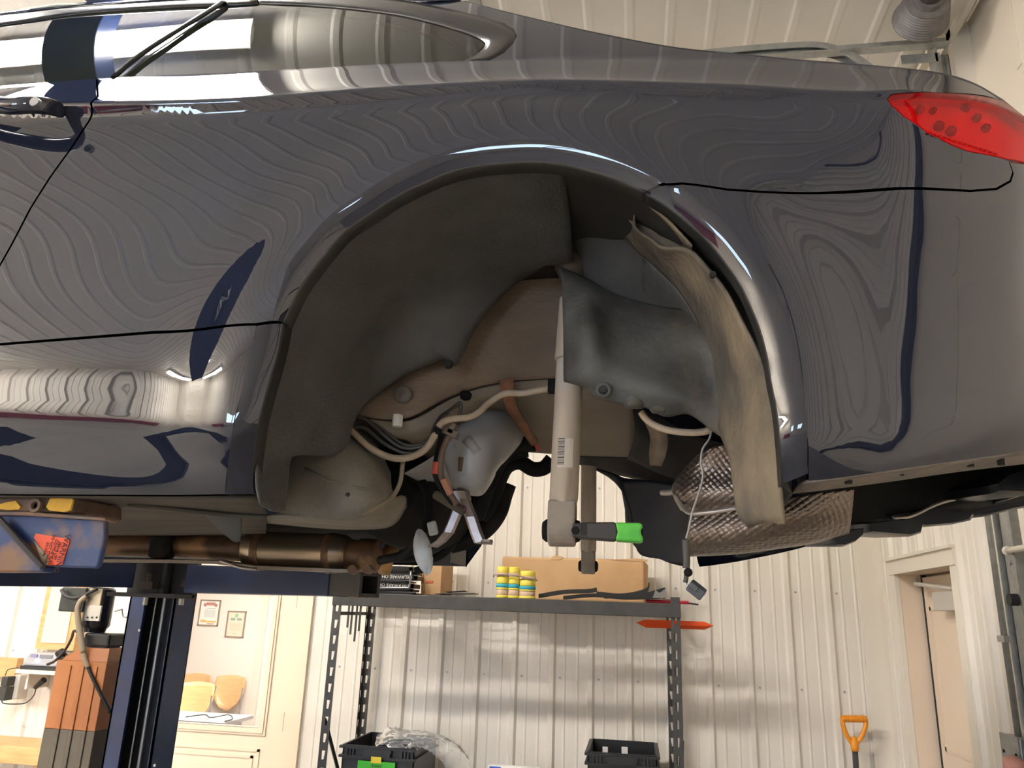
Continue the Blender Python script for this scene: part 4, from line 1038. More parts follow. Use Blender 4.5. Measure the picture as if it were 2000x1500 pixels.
mb = MB(); mb.tube(pp([(866, 935, 1.385), (880, 965, 1.395)]), .0075, 8); mb.build('wire_tape', mat('tape_rust', (.35, .16, .1), .7), car)
mb = MB(); mb.cbox(PY(878, 845, 1.37), (.035, .02, .012), Matrix.Rotation(.4, 3, 'Y')); mb.cbox(PY(884, 838, 1.37), (.01, .02, .02), Matrix.Rotation(.4, 3, 'Y')); mb.build('wire_bracket', mat('bracket_dusty', (.16, .13, .1), .7), car)
# bare plastic filler tank
sheet('filler_tank', [pp([(880, 830, 1.58), (920, 800, 1.56), (965, 790, 1.6), (1000, 800, 1.66), (1020, 830, 1.75)]),
      pp([(862, 870, 1.50), (905, 840, 1.47), (965, 835, 1.5), (1005, 845, 1.60), (1018, 860, 1.72)]),
      pp([(872, 915, 1.50), (908, 900, 1.46), (955, 895, 1.48), (985, 890, 1.58), (990, 895, 1.7)]),
      pp([(885, 945, 1.51), (912, 950, 1.48), (945, 950, 1.50), (962, 930, 1.58), (970, 915, 1.7)]),
      pp([(900, 958, 1.6), (918, 966, 1.6), (940, 966, 1.6), (955, 948, 1.64), (965, 930, 1.72)])], M_silver, car, nu=24, k=6, th=.004)
b0 = PY(922, 872, 1.452)
mb = MB(); mb.tube([PY(910, 858, 1.462), PY(922, 870, 1.462), PY(932, 884, 1.466)], .011, 12); mb.build('tank_rib', M_silver, car, smooth=True)
mb = MB(); mb.tube([PY(901, 893, 1.46), PY(900, 920, 1.468)], .006, 8); mb.build('tank_slot', mat('slot_brown', (.12, .08, .05), .8), car, smooth=True)
sheet('floor_pan_silver', [pp([(790, 925, 1.5), (850, 890, 1.5), (880, 860, 1.52)]), pp([(810, 935, 1.6), (860, 915, 1.6), (900, 900, 1.6)]), pp([(830, 945, 1.8), (870, 950, 1.8), (910, 965, 1.8)])], M_silver, car, nu=10)
# black coolant hoses
for pts, r in (([(930, 1010, 1.9), (945, 970, 1.88), (962, 925, 1.86), (985, 885, 1.85), (1010, 868, 1.85), (1045, 866, 1.85)], .021), ([(940, 1010, 1.96), (958, 985, 1.95), (975, 940, 1.94), (990, 912, 1.93), (1015, 903, 1.93), (1040, 916, 1.93), (1062, 914, 1.93), (1078, 898, 1.93)], .019),
               ([(880, 1062, 2.0), (915, 1052, 2.0), (950, 1030, 2.0), (972, 1000, 2.0), (982, 968, 2.0), (990, 945, 2.0)], .026), ([(925, 1000, 1.93), (950, 960, 1.92), (972, 910, 1.9), (995, 888, 1.9), (1030, 880, 1.9)], .017)):
    wire('black_hose', pp(pts), r, M_blk, car, n=12)
mb = MB(); mb.cyl(PY(1040, 866, 1.85), PY(1046, 862, 1.85), .026, 12); mb.build('hose_clamp', mat('tape_red', (.45, .07, .05)), car)
# dark suspension carrier
mb = MB(); c = PY(812, 985, 1.85); mb.lathe([(-.18, .06), (-.16, .10), (-.05, .115), (.05, .11), (.14, .085), (.2, .05)], c, (.25, .9, -.1), 24); mb.build('differential', M_blk, car, smooth=True)
mb = MB(); c = PY(866, 1000, 2.1); mb.lathe([(-.12, .05), (-.1, .09), (.08, .09), (.12, .05)], c, (.9, -.2, .2), 20); mb.build('driveshaft_joint', M_blk, car, smooth=True)
mb = MB(); mb.box(PY(700, 965, 1.9), PY(880, 905, 2.5)); mb.build('subframe', M_blk, car, bevel=.02)
wire('breather_hose', pp([(742, 1095, 1.75), (790, 1082, 1.7), (820, 1050, 1.66), (836, 1010, 1.65), (836, 970, 1.65), (822, 940, 1.66), (795, 930, 1.68), (770, 945, 1.7)]), .0105, M_blk, car, n=10)
wire('breather_hose', pp([(830, 1095, 2.0), (860, 1085, 1.98), (885, 1060, 1.96), (897, 1030, 1.95), (900, 1000, 1.95)]), .0105, M_blk, car, n=10)
# bracket straps of bare metal
M_brk = mat('bare_bracket', (.42, .38, .37), .35, .7, c2=(.32, .27, .25), scale=20)
def strap(pts, w, name='bracket_strap'):
    c = [PY(*q) for q in pts]
    rows = [[p+Vector((-w, .002, -.0)), p+Vector((-w*.6, -.006, 0)), p+Vector((w*.6, -.006, 0)), p+Vector((w, .002, 0))] for p in c]
    mb = MB(); mb.grid(rows); mb.build(name, M_brk, car, solid=.004)
strap([(903, 950, 1.52), (906, 975, 1.5), (920, 1010, 1.49), (930, 1040, 1.49), (938, 1060, 1.49), (950, 1062, 1.47), (951, 1056, 1.45)], .011)
strap([(895, 992, 1.56), (888, 1012, 1.56), (876, 1040, 1.56), (862, 1056, 1.58), (845, 1068, 1.6)], .010)
strap([(898, 960, 1.5), (902, 975, 1.5), (898, 992, 1.5)], .018)
for px, py in ((898, 992), (906, 993)):
    mb = MB(); q = PY(px, py, 1.46); mb.lathe([(0, .006), (-.012, .006), (-.012, .0035), (-.004, .003)], q, (0, 1, 0), 12); mb.build('purple_connector', mat('purple', (.12, .02, .10), .5), car)
mb = MB(); mb.cbox(PY(878, 982, 1.46), (.07, .03, .018), Matrix.Rotation(.5, 3, 'Y')); mb.build('wire_clump', mat('clump_brown', (.07, .055, .035), .8), car, bevel=.006)
# white dust cap hanging below
c = PY(826, 1078, 1.62)
mb = MB(); R = Matrix.Rotation(math.radians(-16), 3, 'Y')
n = 20; rows = []
for j in range(9):
    t = math.pi*j/8; rows.append([c + R @ Vector((.020*math.sin(t)*math.cos(a), .012*math.sin(t)*math.sin(a), -.046*math.cos(t)*(1+.1*math.cos(a*3)))) for a in [2*math.pi*k/n for k in range(n+1)]])
mb.grid(rows); mb.build('dust_cap', mat('cap_white', (.50, .55, .60), .5, c2=(.40, .42, .43), scale=30), car, smooth=True)
mb = MB(); mb.cbox(PY(820, 1113, 1.62), (.022, .006, .016), R); mb.build('cap_tab', M_blk, car)
mb = MB(); mb.cbox(c+Vector((.018, .0, .05)), (.02, .012, .03), R); mb.build('cap_clip', MATS['cap_white'], car, bevel=.004)
mb = MB(); a = PY(838, 1104, 2.3); b2 = PY(912, 1052, 2.3); mb.box((a.x, 2.3, a.z), (b2.x, 2.32, b2.z)); mb.box((b2.x-.004, 2.1, a.z), (b2.x, 2.32, b2.z)); mb.build('heat_plate', mat('plate_dark', (.05, .05, .05), .5), car)
# fuel tank cover
sheet('tank_cover', [pp([(590, 860, 1.46), (640, 832, 1.46), (690, 834, 1.46), (735, 872, 1.46), (762, 925, 1.46)]),
      pp([(556, 898, 1.33), (620, 866, 1.31), (680, 868, 1.31), (728, 905, 1.33), (764, 955, 1.38)]),
      pp([(550, 950, 1.29), (620, 940, 1.27), (690, 945, 1.27), (735, 960, 1.30), (775, 975, 1.40)]),
      pp([(540, 1000, 1.28), (620, 1003, 1.27), (690, 1004, 1.27), (730, 990, 1.30), (785, 968, 1.42)]),
      pp([(520, 1008, 1.31), (620, 1014, 1.32), (700, 1022, 1.36), (762, 1018, 1.42), (792, 972, 1.46)]),
      pp([(515, 1020, 1.6), (620, 1030, 1.62), (700, 1033, 1.62), (765, 1026, 1.6), (793, 990, 1.58)])], M_tank, car, nu=30, k=6, th=.004)
wire('tank_strap', pp([(787, 900, 1.36), (782, 940, 1.37), (768, 968, 1.36), (740, 988, 1.31), (705, 1003, 1.28)]), .0045, mat('strap_tan', (.22, .18, .13), .7), car)
mb = MB(); mb.tube(pp([(595, 915, 1.275), (640, 938, 1.264), (716, 956, 1.272)]), .0028, 6); mb.build('tank_crease', M_tank, car, smooth=True)
mb = MB(); q = PY(670, 977, 1.262); mb.lathe([(0, .008), (-.002, .007)], q, (0, 1, 0), 12); q = PY(679, 967, 1.262); mb.lathe([(0, .005), (-.002, .004)], q, (0, 1, 0), 10); mb.build('key_slot', M_dark, car)
# sill underside, floor, deflector flap
M_under = mat('underbody_dusty', (.038, .034, .028), .7, c2=(.085, .07, .05), scale=5, lo=.42, hi=.68, stretch=(.4, 3, 3))
sheet('underbody_panel', [pp([(-900, 1010, 1.08), (-200, 967, 1.08), (0, 967, 1.08), (250, 970, 1.08), (500, 970, 1.08)]), pp([(-900, 1030, 1.2), (-200, 982, 1.2), (0, 980, 1.2), (300, 984, 1.2), (520, 1000, 1.24)]), pp([(-900, 1050, 1.45), (-200, 1006, 1.4), (0, 1006, 1.4), (300, 1012, 1.4), (520, 1014, 1.4)]), pp([(-900, 1080, 1.8), (-200, 1042, 1.75), (0, 1042, 1.75), (300, 1044, 1.75), (520, 1040, 1.7)])], M_under, car, nu=30, k=5, th=.005)
sheet('heat_shield_front', [pp([(-300, 1050, 1.7), (100, 1040, 1.7), (300, 1036, 1.7), (470, 1036, 1.7)]), pp([(-300, 1030, 2.2), (100, 1022, 2.2), (300, 1020, 2.2), (470, 1020, 2.2)])], mat('shield_dark', (.06, .055, .05), .5, .3), car, nu=16, k=3)
sheet('floor_far', [pp([(-900, 1085, 1.8), (-100, 1035, 1.8), (500, 1022, 1.8), (760, 1000, 1.8)]), pp([(-900, 1085, 2.75), (-100, 1064, 2.7), (500, 1064, 2.7), (760, 1060, 2.7)])], M_blk, car, nu=16, k=3)
sheet('deflector_flap', [pp([(394, 986, 1.26), (402, 1004, 1.28), (425, 1030, 1.30), (456, 1056, 1.31), (466, 1058, 1.31)]), pp([(412, 978, 1.25), (425, 995, 1.26), (445, 1020, 1.28), (462, 1045, 1.30), (469, 1056, 1.31)]), pp([(432, 976, 1.25), (450, 985, 1.255), (470, 998, 1.26), (472, 1025, 1.28), (470, 1054, 1.31)])], mat('flap_rubber', (.055, .056, .055), .6), car, nu=16, k=6, th=.004)
wire('sill_seam', pp([(250, 985, 1.19), (350, 995, 1.22), (440, 1005, 1.25), (520, 1010, 1.26)]), .004, M_under, car)
# exhaust
def along(name, stations, m, n=28):
    P = [PY(px, py, Y) for px, py, Y, r in stations]; mb = MB()
    mb.tube(P, [r for *_, r in stations], n); return mb.build(name, m, car, smooth=True)
EY = 1.88
along('exhaust_pipe', [(60, 1060, EY, .028), (200, 1064, EY, .028), (330, 1066, EY, .028), (400, 1068, EY, .030), (470, 1072, EY, .032), (500, 1074, EY, .034)], M_rust)
along('exhaust_resonator', [(478, 1072, EY, .034), (484, 1072, EY, .042), (500, 1074, EY, .046), (508, 1074, EY, .049), (513, 1075, EY, .049), (516, 1075, EY, .0475), (640, 1080, EY, .0475), (643, 1080, EY, .0495), (655, 1081, EY, .0495), (658, 1081, EY, .048), (672, 1082, EY, .047), (682, 1083, EY, .040)], M_stain)
for px in (511, 648): along('weld_band', [(px-8, 1075+(px-511)*.04, EY, .0488), (px-7, 1075+(px-511)*.04, EY, .0502), (px+6, 1075+(px-511)*.04, EY, .0502), (px+7, 1075+(px-511)*.04, EY, .0488)], M_rust)
along('exhaust_outlet', [(680, 1083, EY, .039), (700, 1084, EY, .036), (704, 1084, EY, .041), (735, 1086, EY, .041), (738, 1086, EY, .036)], M_rust)
along('tail_pipe', [(750, 1118, 1.95, .017), (757, 1085, 1.97, .019), (770, 1060, 2.0, .019)], mat('amber_pipe', (.34, .20, .08), .4, .5))
mb = MB(); mb.cbox(PY(318, 1067, EY-.03), (.055, .05, .065)); mb.build('exhaust_hanger', M_blk, car, bevel=.012)
bar = [(195, 1093, 1.82), (330, 1094, 1.82), (420, 1096, 1.82), (500, 1106, 1.82), (600, 1110, 1.82), (690, 1113, 1.82)]
rows = [[p+Vector((0, 0, .0)), p+Vector((0, .03, .004))] for p in pp(bar)]
rows2 = [[p+Vector((0, 0, -.007)) for p in pp(bar)], [p for p in pp(bar)], [p+Vector((0, .04, .004)) for p in pp(bar)]]
MB().grid(rows2).build('brace_bar', mat('brace_tan', (.30, .26, .22), .5, .4), car, solid=.003)
for px, py in ((690, 1113), (719, 1112)):
    q = PY(px, py, 1.80); mb = MB(); mb.cyl(q+Vector((0, .01, 0)), q+Vector((0, -.01, 0)), .011, 12); mb.build('brace_bolt', M_rust, car)
wire('thin_rod', pp([(430, 1095, 1.78), (470, 1108, 1.78), (500, 1112, 1.78)]), .004, M_brk, car)
# rear: spare tub, dark cavity, heat shields of the silencer
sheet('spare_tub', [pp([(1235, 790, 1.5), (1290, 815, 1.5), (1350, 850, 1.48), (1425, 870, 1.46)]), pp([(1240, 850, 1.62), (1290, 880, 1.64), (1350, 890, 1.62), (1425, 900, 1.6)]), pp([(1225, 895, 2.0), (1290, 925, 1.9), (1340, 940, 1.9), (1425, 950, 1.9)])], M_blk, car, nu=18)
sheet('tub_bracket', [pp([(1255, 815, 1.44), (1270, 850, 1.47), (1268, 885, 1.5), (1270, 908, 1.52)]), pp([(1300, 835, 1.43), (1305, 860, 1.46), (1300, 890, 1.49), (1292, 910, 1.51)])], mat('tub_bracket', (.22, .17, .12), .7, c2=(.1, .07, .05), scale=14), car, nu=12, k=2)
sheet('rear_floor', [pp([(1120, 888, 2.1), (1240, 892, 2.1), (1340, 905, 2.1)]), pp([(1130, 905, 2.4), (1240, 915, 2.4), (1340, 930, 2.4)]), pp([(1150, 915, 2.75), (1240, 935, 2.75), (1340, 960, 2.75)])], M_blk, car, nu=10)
M_shield = bpy.data.materials.new('dimpled_heat_shield'); M_shield.use_nodes = True
nt = M_shield.node_tree; b = nt.nodes['Principled BSDF']
b.inputs['Base Color'].default_value = (.26, .215, .18, 1); b.inputs['Metallic'].default_value = .85; b.inputs['Roughness'].default_value = .38
tc = nt.nodes.new('ShaderNodeTexCoord'); mp = nt.nodes.new('ShaderNodeMapping'); mp.inputs['Rotation'].default_value = (0, .6, 0); mp.inputs['Scale'].default_value = (115, 60, 115)
nt.links.new(tc.outputs['Object'], mp.inputs[0])
vo = nt.nodes.new('ShaderNodeTexVoronoi'); vo.inputs['Scale'].default_value = 1.0; vo.inputs['Randomness'].default_value = 0.0
nt.links.new(mp.outputs[0], vo.inputs['Vector'])
bp = nt.nodes.new('ShaderNodeBump'); bp.inputs['Strength'].default_value = .8; bp.inputs['Distance'].default_value = .004; bp.invert = True
nt.links.new(vo.outputs['Distance'], bp.inputs['Height']); nt.links.new(bp.outputs[0], b.inputs['Normal'])
nz = nt.nodes.new('ShaderNodeTexNoise'); nz.inputs['Scale'].default_value = 6; nt.links.new(tc.outputs['Object'], nz.inputs[0])
mx = nt.nodes.new('ShaderNodeMix'); mx.data_type = 'RGBA'; nt.links.new(nz.outputs[0], mx.inputs[0]); mx.inputs[6].default_value = (.17, .13, .10, 1); mx.inputs[7].default_value = (.34, .29, .26, 1); nt.links.new(mx.outputs[2], b.inputs['Base Color'])
sheet('upper_heat_shield', [pp([(1362, 888, 1.46), (1400, 872, 1.43), (1460, 865, 1.42), (1540, 860, 1.40)]), pp([(1318, 940, 1.52), (1350, 925, 1.46), (1440, 915, 1.43), (1540, 910, 1.41)]), pp([(1316, 968, 1.52), (1345, 965, 1.45), (1440, 958, 1.42), (1540, 950, 1.40)]), pp([(1330, 996, 1.54), (1350, 1000, 1.48), (1440, 992, 1.44), (1540, 980, 1.42)])], M_shield, car, nu=30, k=8)
wire('shield_seam', pp([(1320, 968, 1.5), (1335, 992, 1.47), (1350, 1003, 1.45), (1390, 1000, 1.43), (1440, 992, 1.42)]), .004, mat('seam_light', (.5, .46, .42), .4, .6), car)
sheet('lower_heat_shield', [pp([(1345, 1002, 1.5), (1440, 992, 1.45), (1530, 972, 1.40), (1600, 962, 1.36), (1668, 955, 1.36)]), pp([(1342, 1045, 1.5), (1440, 1040, 1.45), (1530, 1020, 1.41), (1600, 1008, 1.38), (1664, 995, 1.38)]), pp([(1338, 1072, 1.54), (1440, 1070, 1.50), (1540, 1052, 1.47), (1600, 1042, 1.45), (1660, 1030, 1.45)]), pp([(1345, 1086, 1.66), (1440, 1081, 1.64), (1540, 1068, 1.62), (1600, 1058, 1.60), (1658, 1042, 1.60)]), pp([(1350, 1082, 2.3), (1440, 1078, 2.3), (1540, 1064, 2.3), (1600, 1054, 2.3), (1658, 1040, 2.3)])], M_shield, car, nu=34, k=8)
wire('shield_tab', pp([(1292, 962, 1.56), (1305, 962, 1.55), (1320, 960, 1.53)]), .006, mat('seam_light', (.5, .46, .42)), car)
# far side wheel arch liner
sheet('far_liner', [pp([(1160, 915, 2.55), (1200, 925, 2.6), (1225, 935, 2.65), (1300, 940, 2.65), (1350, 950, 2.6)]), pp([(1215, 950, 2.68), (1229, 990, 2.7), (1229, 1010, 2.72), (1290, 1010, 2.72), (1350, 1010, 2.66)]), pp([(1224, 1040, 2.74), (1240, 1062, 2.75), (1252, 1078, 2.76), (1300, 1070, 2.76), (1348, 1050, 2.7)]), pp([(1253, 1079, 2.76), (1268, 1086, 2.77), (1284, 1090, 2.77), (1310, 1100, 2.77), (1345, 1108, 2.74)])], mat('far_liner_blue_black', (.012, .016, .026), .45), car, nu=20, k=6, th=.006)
# black sheet standing in for the bumper's cavity shade and plastic underside; diffuser fins
sheet('cavity_shade_sheet', [pp([(1560, 860, 2.0), (1660, 850, 2.0), (1760, 840, 2.0), (1870, 830, 2.0), (2000, 820, 2.0), (2120, 810, 2.0)]), pp([(1560, 960, 2.0), (1700, 960, 2.0), (1780, 945, 2.0), (1880, 930, 2.0), (2000, 910, 2.0), (2120, 900, 2.0)]), pp([(1600, 1045, 2.0), (1650, 1040, 2.0), (1720, 1030, 2.0), (1800, 1015, 2.0), (1880, 1000, 2.0), (2000, 975, 2.0), (2120, 960, 2.0)])], M_black, car, nu=30, k=4)
M_fin = mat('diffuser_gloss_black', (.010, .012, .018), .3, spec=.3)
for poly, Y, th in (([(1617, 1046), (1626, 1040), (1648, 1036), (1690, 1030), (1688, 1044), (1672, 1058), (1648, 1067), (1632, 1067), (1622, 1060)], 1.55, .05),
                    ([(1690, 1022), (1770, 1012), (1806, 1024), (1802, 1040), (1780, 1047), (1740, 1044), (1692, 1040)], 1.75, .05),
                    ([(1740, 1005), (1830, 990), (1906, 1004), (1900, 1015), (1860, 1024), (1800, 1029), (1765, 1020)], 1.95, .05),
                    ([(1830, 998), (1885, 966), (1950, 955), (2080, 945), (2080, 978), (1985, 994), (1920, 1009), (1880, 1012)], 2.15, .05),
                    ([(1935, 947), (1960, 928), (2010, 912), (2080, 905), (2080, 955), (2010, 966), (1938, 963)], 1.7, .04)):
    c = [PY(px, py, Y) for px, py in poly]; n = len(c); cen = sum(c, Vector())/n
    mb = MB()
    F0 = [p.lerp(cen, .0)+Vector((0, .012, 0)) for p in c]; F1 = [p.lerp(cen, .15)+Vector((0, -.012, 0)) for p in c]; B1 = [p+Vector((0, th+.2, .02)) for p in c]
    mb.add(F1+F0+B1, [tuple(range(n))]+[(i, n+i, n+(i+1) % n, (i+1) % n) for i in range(n)]+[(n+i, 2*n+i, 2*n+(i+1) % n, n+(i+1) % n) for i in range(n)])
    mb.build('diffuser_fin', M_fin, car, angle=50)
wire('fin_edge', pp([(1742, 1012, 1.93), (1780, 1008, 1.93), (1830, 985, 1.93), (1865, 975, 1.93)]), .004, mat('seam_light', (.5, .46, .42)), car)
# loose wire with connector hanging out of the well
wire('loose_wire', pp([(1390, 840, 1.23), (1385, 858, 1.225), (1372, 878, 1.22), (1369, 905, 1.22), (1373, 930, 1.22), (1364, 965, 1.22), (1352, 1000, 1.22), (1346, 1030, 1.22), (1340, 1052, 1.22)]), .0017, mat('wire_grey', (.33, .31, .29), .6), car)
wire('wire_sheath', pp([(1339, 1054, 1.22), (1340, 1075, 1.22), (1341, 1095, 1.22), (1340, 1110, 1.22)]), .0055, mat('sheath_dark', (.07, .065, .06), .6), car)
q = PY(1344, 1118, 1.215); mb = MB(); mb.cyl(q+Vector((0, .003, 0)), q+Vector((0, -.003, 0)), .0065, 16); mb.cbox(q+Vector((-.002, -.004, 0)), (.006, .004, .006)); mb.build('wire_clip', M_blk, car)
wire('wire_sheath', pp([(1341, 1118, 1.22), (1340, 1130, 1.22), (1338, 1138, 1.22)]), .0035, MATS['sheath_dark'], car)
wire('loose_wire', pp([(1338, 1137, 1.22), (1342, 1143, 1.22), (1350, 1150, 1.215)]), .0016, mat('wire_white', (.6, .58, .55), .5), car)
q = PY(1360, 1152, 1.215); Rm = Matrix.Rotation(math.radians(38), 3, 'Y') @ Matrix.Rotation(math.radians(25), 3, 'X')
mb = MB(); mb.cbox(q, (.026, .016, .017), Rm); mb.cbox(q+Rm @ Vector((-.006, -.006, .004)), (.014, .012, .010), Rm); mb.build('wire_connector', mat('connector_grey', (.075, .085, .10), .45), car, bevel=.0025)
mb = MB(); mb.cbox(q+Rm @ Vector((.0132, -.001, .002)), (.001, .005, .004), Rm); mb.build('connector_pin', mat('nut_white', (.6, .58, .54)), car)
# ---------------------------------------------------------------- green spring clamp on the shock eye
cl = thing('spring_clamp', 'black spring clamp with green pad gripping the shock absorber eye', 'clamp', PY(1130, 1040, 1.29))
def plate(name, px, Y, th, m, parent, bevel=.003, **kw):
    mb = MB(); mb.prism([PY(a, b, Y) for a, b in px], (0, th, 0)); return mb.build(name, m, parent, bevel=bevel, **kw)
plate('handle', [(1117, 1022), (1140, 1020), (1200, 1019), (1206, 1024), (1206, 1050), (1200, 1056), (1140, 1051), (1117, 1048)], 1.27, .03, mat('clamp_black', (.035, .03, .027), .5), cl)
plate('handle_slot', [(1134, 1024), (1146, 1023), (1146, 1046), (1134, 1045)], 1.2685, .004, M_dark, cl, bevel=0)
M_green = mat('clamp_green', (.10, .55, .05), .45, c2=(.07, .42, .04), scale=30)
plate('green_pad', [(1202, 1020), (1250, 1021), (1256, 1025), (1252, 1036), (1252, 1043), (1257, 1050), (1255, 1057), (1248, 1058), (1202, 1055), (1206, 1038)], 1.266, .036, M_green, cl, bevel=.004)
plate('pad_tip', [(1250, 1030), (1256, 1033), (1256, 1048), (1251, 1046)], 1.272, .02, M_blk, cl, bevel=0)
mb = MB(); mb.cyl(PY(1124, 1036, 1.268), PY(1124, 1036, 1.31), .007, 16); mb.build('pivot', M_blk, cl)
# ================================================================ two-post lift
M_blue = mat('lift_blue', (.012, .035, .13), .35, c2=(.010, .024, .085), scale=5, c3=(.03, .03, .035), scale3=14, lo3=.62, hi3=.75)
M_bluew = mat('worn_blue', (.018, .042, .14), .5, c2=(.16, .10, .07), scale=16, lo=.5, hi=.68, c3=(.22, .11, .05), scale3=9, lo3=.58, hi3=.68)
M_rusty = mat('rusty_steel', (.14, .09, .065), .75, c2=(.23, .15, .10), scale=18)
def column(label, cx, cy, face, t=None):
    """C-section column; face = -1 opens toward -Y, +1 toward +Y"""
    t = t or thing('car_lift', label, 'car lift', (cx, cy, 0))
    w, dp, H, lip = (PY(344, 1165, CY).x-PY(255, 1165, CY).x)/2, .17, 4.05, .075
    y0 = cy; s = -face
    mb = MB()
    def bx(x0, x1, a, b): mb.box((min(x0, x1), min(y0+s*a, y0+s*b), 0), (max(x0, x1), max(y0+s*a, y0+s*b), H))
    bx(cx-w, cx-w+.008, 0, dp); bx(cx+w-.008, cx+w, 0, dp); bx(cx-w, cx+w, dp-.008, dp); bx(cx-w, cx-w+lip, 0, .008); bx(cx+w-.012, cx+w, 0, .008)
    mb.build('post', M_blue, t)
    MB().box((cx-.25, y0-.2, 0), (cx+.25, y0+s*(dp+.05)+.0, .02)).build('base_plate', M_blue, t)
    for dx, r, m in ((-.015, .004, M_galv), (.028, .008, M_chrome), (.075, .004, M_galv)):
        MB().cyl((cx+dx, y0+s*.05, .05), (cx+dx, y0+s*.05, H-.1), r, 8).build('lifting_cable', m, t)
    MB().box((cx-w+.01, y0+s*.12, .02), (cx+w-.01, y0+s*.155, H-.02)).build('cylinder_housing', M_black, t)
    for px, py in ((272, 1231), (302, 1495)):
        q = PY(px, py, cy-.002)
        if face < 0: MB().cyl((q.x, cy-.004, q.z), (q.x, cy, q.z), .006, 8).build('bolt', M_chrome, t)
    return t
CY = 3.30
ccx = (PY(255, 1165, CY).x+PY(344, 1165, CY).x)/2
CCX_ = 0
far_col = column('blue two-post car lift holding up the dark coupe', ccx, CY, -1)
near_col = column('', ccx, 0.32, 1, far_col)
MB().box((ccx+.06, 0.25, 3.96), (ccx+.27, CY+.17, 4.08)).build('crossbeam', M_blue, far_col, bevel=.005)
# carriage and arms
ca0 = far_col
a = PY(246, 1163, CY-.12); b2 = PY(386, 1093, CY-.12)
mb = MB(); mb.box((a.x, CY-.12, a.z), (b2.x, CY-.1, b2.z)); mb.box((a.x, CY-.25, a.z-.005), (b2.x, CY-.1, a.z+.012)); mb.box((a.x, CY-.25, b2.z-.012), (b2.x, CY-.1, b2.z)); ca = mb.build('carriage', M_black, ca0)
mb = MB(); mb.box(((a.x+b2.x)/2-.004+.03, CY-.16, a.z), ((a.x+b2.x)/2+.012+.03, CY-.12, b2.z)); mb.build('web_plate', mat('web_grey', (.06, .06, .065), .5), ca)
for px, py in ((290, 1143), (372, 1140)):
    mb = MB(); q = PY(px, py, CY-.2); mb.cbox(q, (.06, .04, .03)); mb.cyl(q, q+Vector((0, 0, .05)), .012, 10); mb.build('arm_pin', mat('greasy', (.05, .035, .02), .6), ca)
for px in (285, 355):
    mb = MB(); q = PY(px, 1168, CY-.05); mb.cyl(q+Vector((0, 0, -.03)), q+Vector((0, 0, .02)), .011, 10); mb.build('stop_bolt', M_galv, ca)
def beam(name, a, b, h0, h1, w, m, parent, **kw):
    d = (b-a).normalized(); s = d.cross(Vector((0, 0, 1))).normalized()*w/2
    mb = MB(); vs = []
    for p, h in ((a, h0), (b, h1)):
        vs += [p+s+Vector((0, 0, h/2)), p-s+Vector((0, 0, h/2)), p-s-Vector((0, 0, h/2)), p+s-Vector((0, 0, h/2))]
    mb.add(vs, [(0, 1, 2, 3), (7, 6, 5, 4)]+[(i, 4+i, 4+(i+1) % 4, (i+1) % 4) for i in range(4)])
    return mb.build(name, m, parent, bevel=.004, **kw)
A, B = PY(384, 1131, 3.10), PY(690, 1141, 2.55)
ar = beam('swing_arm', A, A.lerp(B, .93), .115, .085, .10, M_blue, far_col, label='blue swing arm with an open square end')
rim = A.lerp(B, .93); dv = (B-A).normalized(); sd = dv.cross(Vector((0, 0, 1))).normalized()
mb = MB()
for s, hx, hz in (((0, .034), .04, .006), ((0, -.034), .04, .006), ((.037, 0), .006, .04), ((-.037, 0), .006, .04)):
    p = rim + sd*s[0] + Vector((0, 0, s[1]))
    q = p + dv*.16
    vs = []
    for c in (p, q):
        for u, v in ((1, 1), (-1, 1), (-1, -1), (1, -1)): vs.append(c+sd*(hx*u if hx < .03 else .04*u)+Vector((0, 0, hz*v if hz < .03 else .04*v)))
    mb.add(vs, [(0, 1, 2, 3), (7, 6, 5, 4)]+[(i, 4+i, 4+(i+1) % 4, (i+1) % 4) for i in range(4)])
mb.build('telescopic_tube', mat('tube_dark', (.045, .042, .045), .45), ar)
plate('gusset', [(655, 1118), (672, 1118), (684, 1160), (720, 1164), (716, 1168), (676, 1166), (662, 1150)], 2.56, .02, M_rusty, ar)
A, B = PY(250, 1118, 3.10), PY(-60, 1118, 2.5)
ar2 = beam('swing_arm', A, B+(B-A)*.2, .125, .085, .10, M_blue, far_col)
beam('top_strap', A+Vector((0, -.02, .062)), B+(B-A)*.2+Vector((0, -.02, .045)), .012, .012, .11, M_blue, ar2)
# near arm with adapter pad and sticker
na = plate('swing_arm', [(-400, 1000), (0, 1000), (52, 998), (205, 1012), (204, 1050), (192, 1103), (186, 1110), (130, 1108), (80, 1106), (-400, 1112)], 1.12, .012, M_bluew, near_col, bevel=.003)
na['label'] = 'worn blue swing arm plate with flaking paint'
plate('arm_top_flange', [(-400, 992), (50, 998), (206, 1011), (205, 1017), (50, 1007), (-400, 1002)], 1.108, .03, mat('flange_worn', (.17, .13, .11), .6, c2=(.26, .15, .09), scale=20), na, bevel=.002)
plate('arm_lower_plate', [(-400, 1020), (0, 1018), (20, 1035), (84, 1108), (82, 1117), (-400, 1119)], 1.108, .03, M_bluew, na, bevel=.003)
mb = MB(); mb.tube(pp([(-2, 1012, 1.105), (40, 1060, 1.105), (84, 1108, 1.105)]), .005, 8); mb.build('weld_edge', mat('edge_dark', (.05, .045, .045), .6), na)
fcx = Vector((ccx, .32, 0))
mb = MB()
beam('arm_tube', Vector((fcx.x+.02, .40, 1.80)), PY(-100, 1060, 1.15), .12, .10, .11, M_blue, na)
M_pad = mat('pad_rust_brown', (.10, .062, .042), .8, c2=(.16, .10, .07), scale=20)
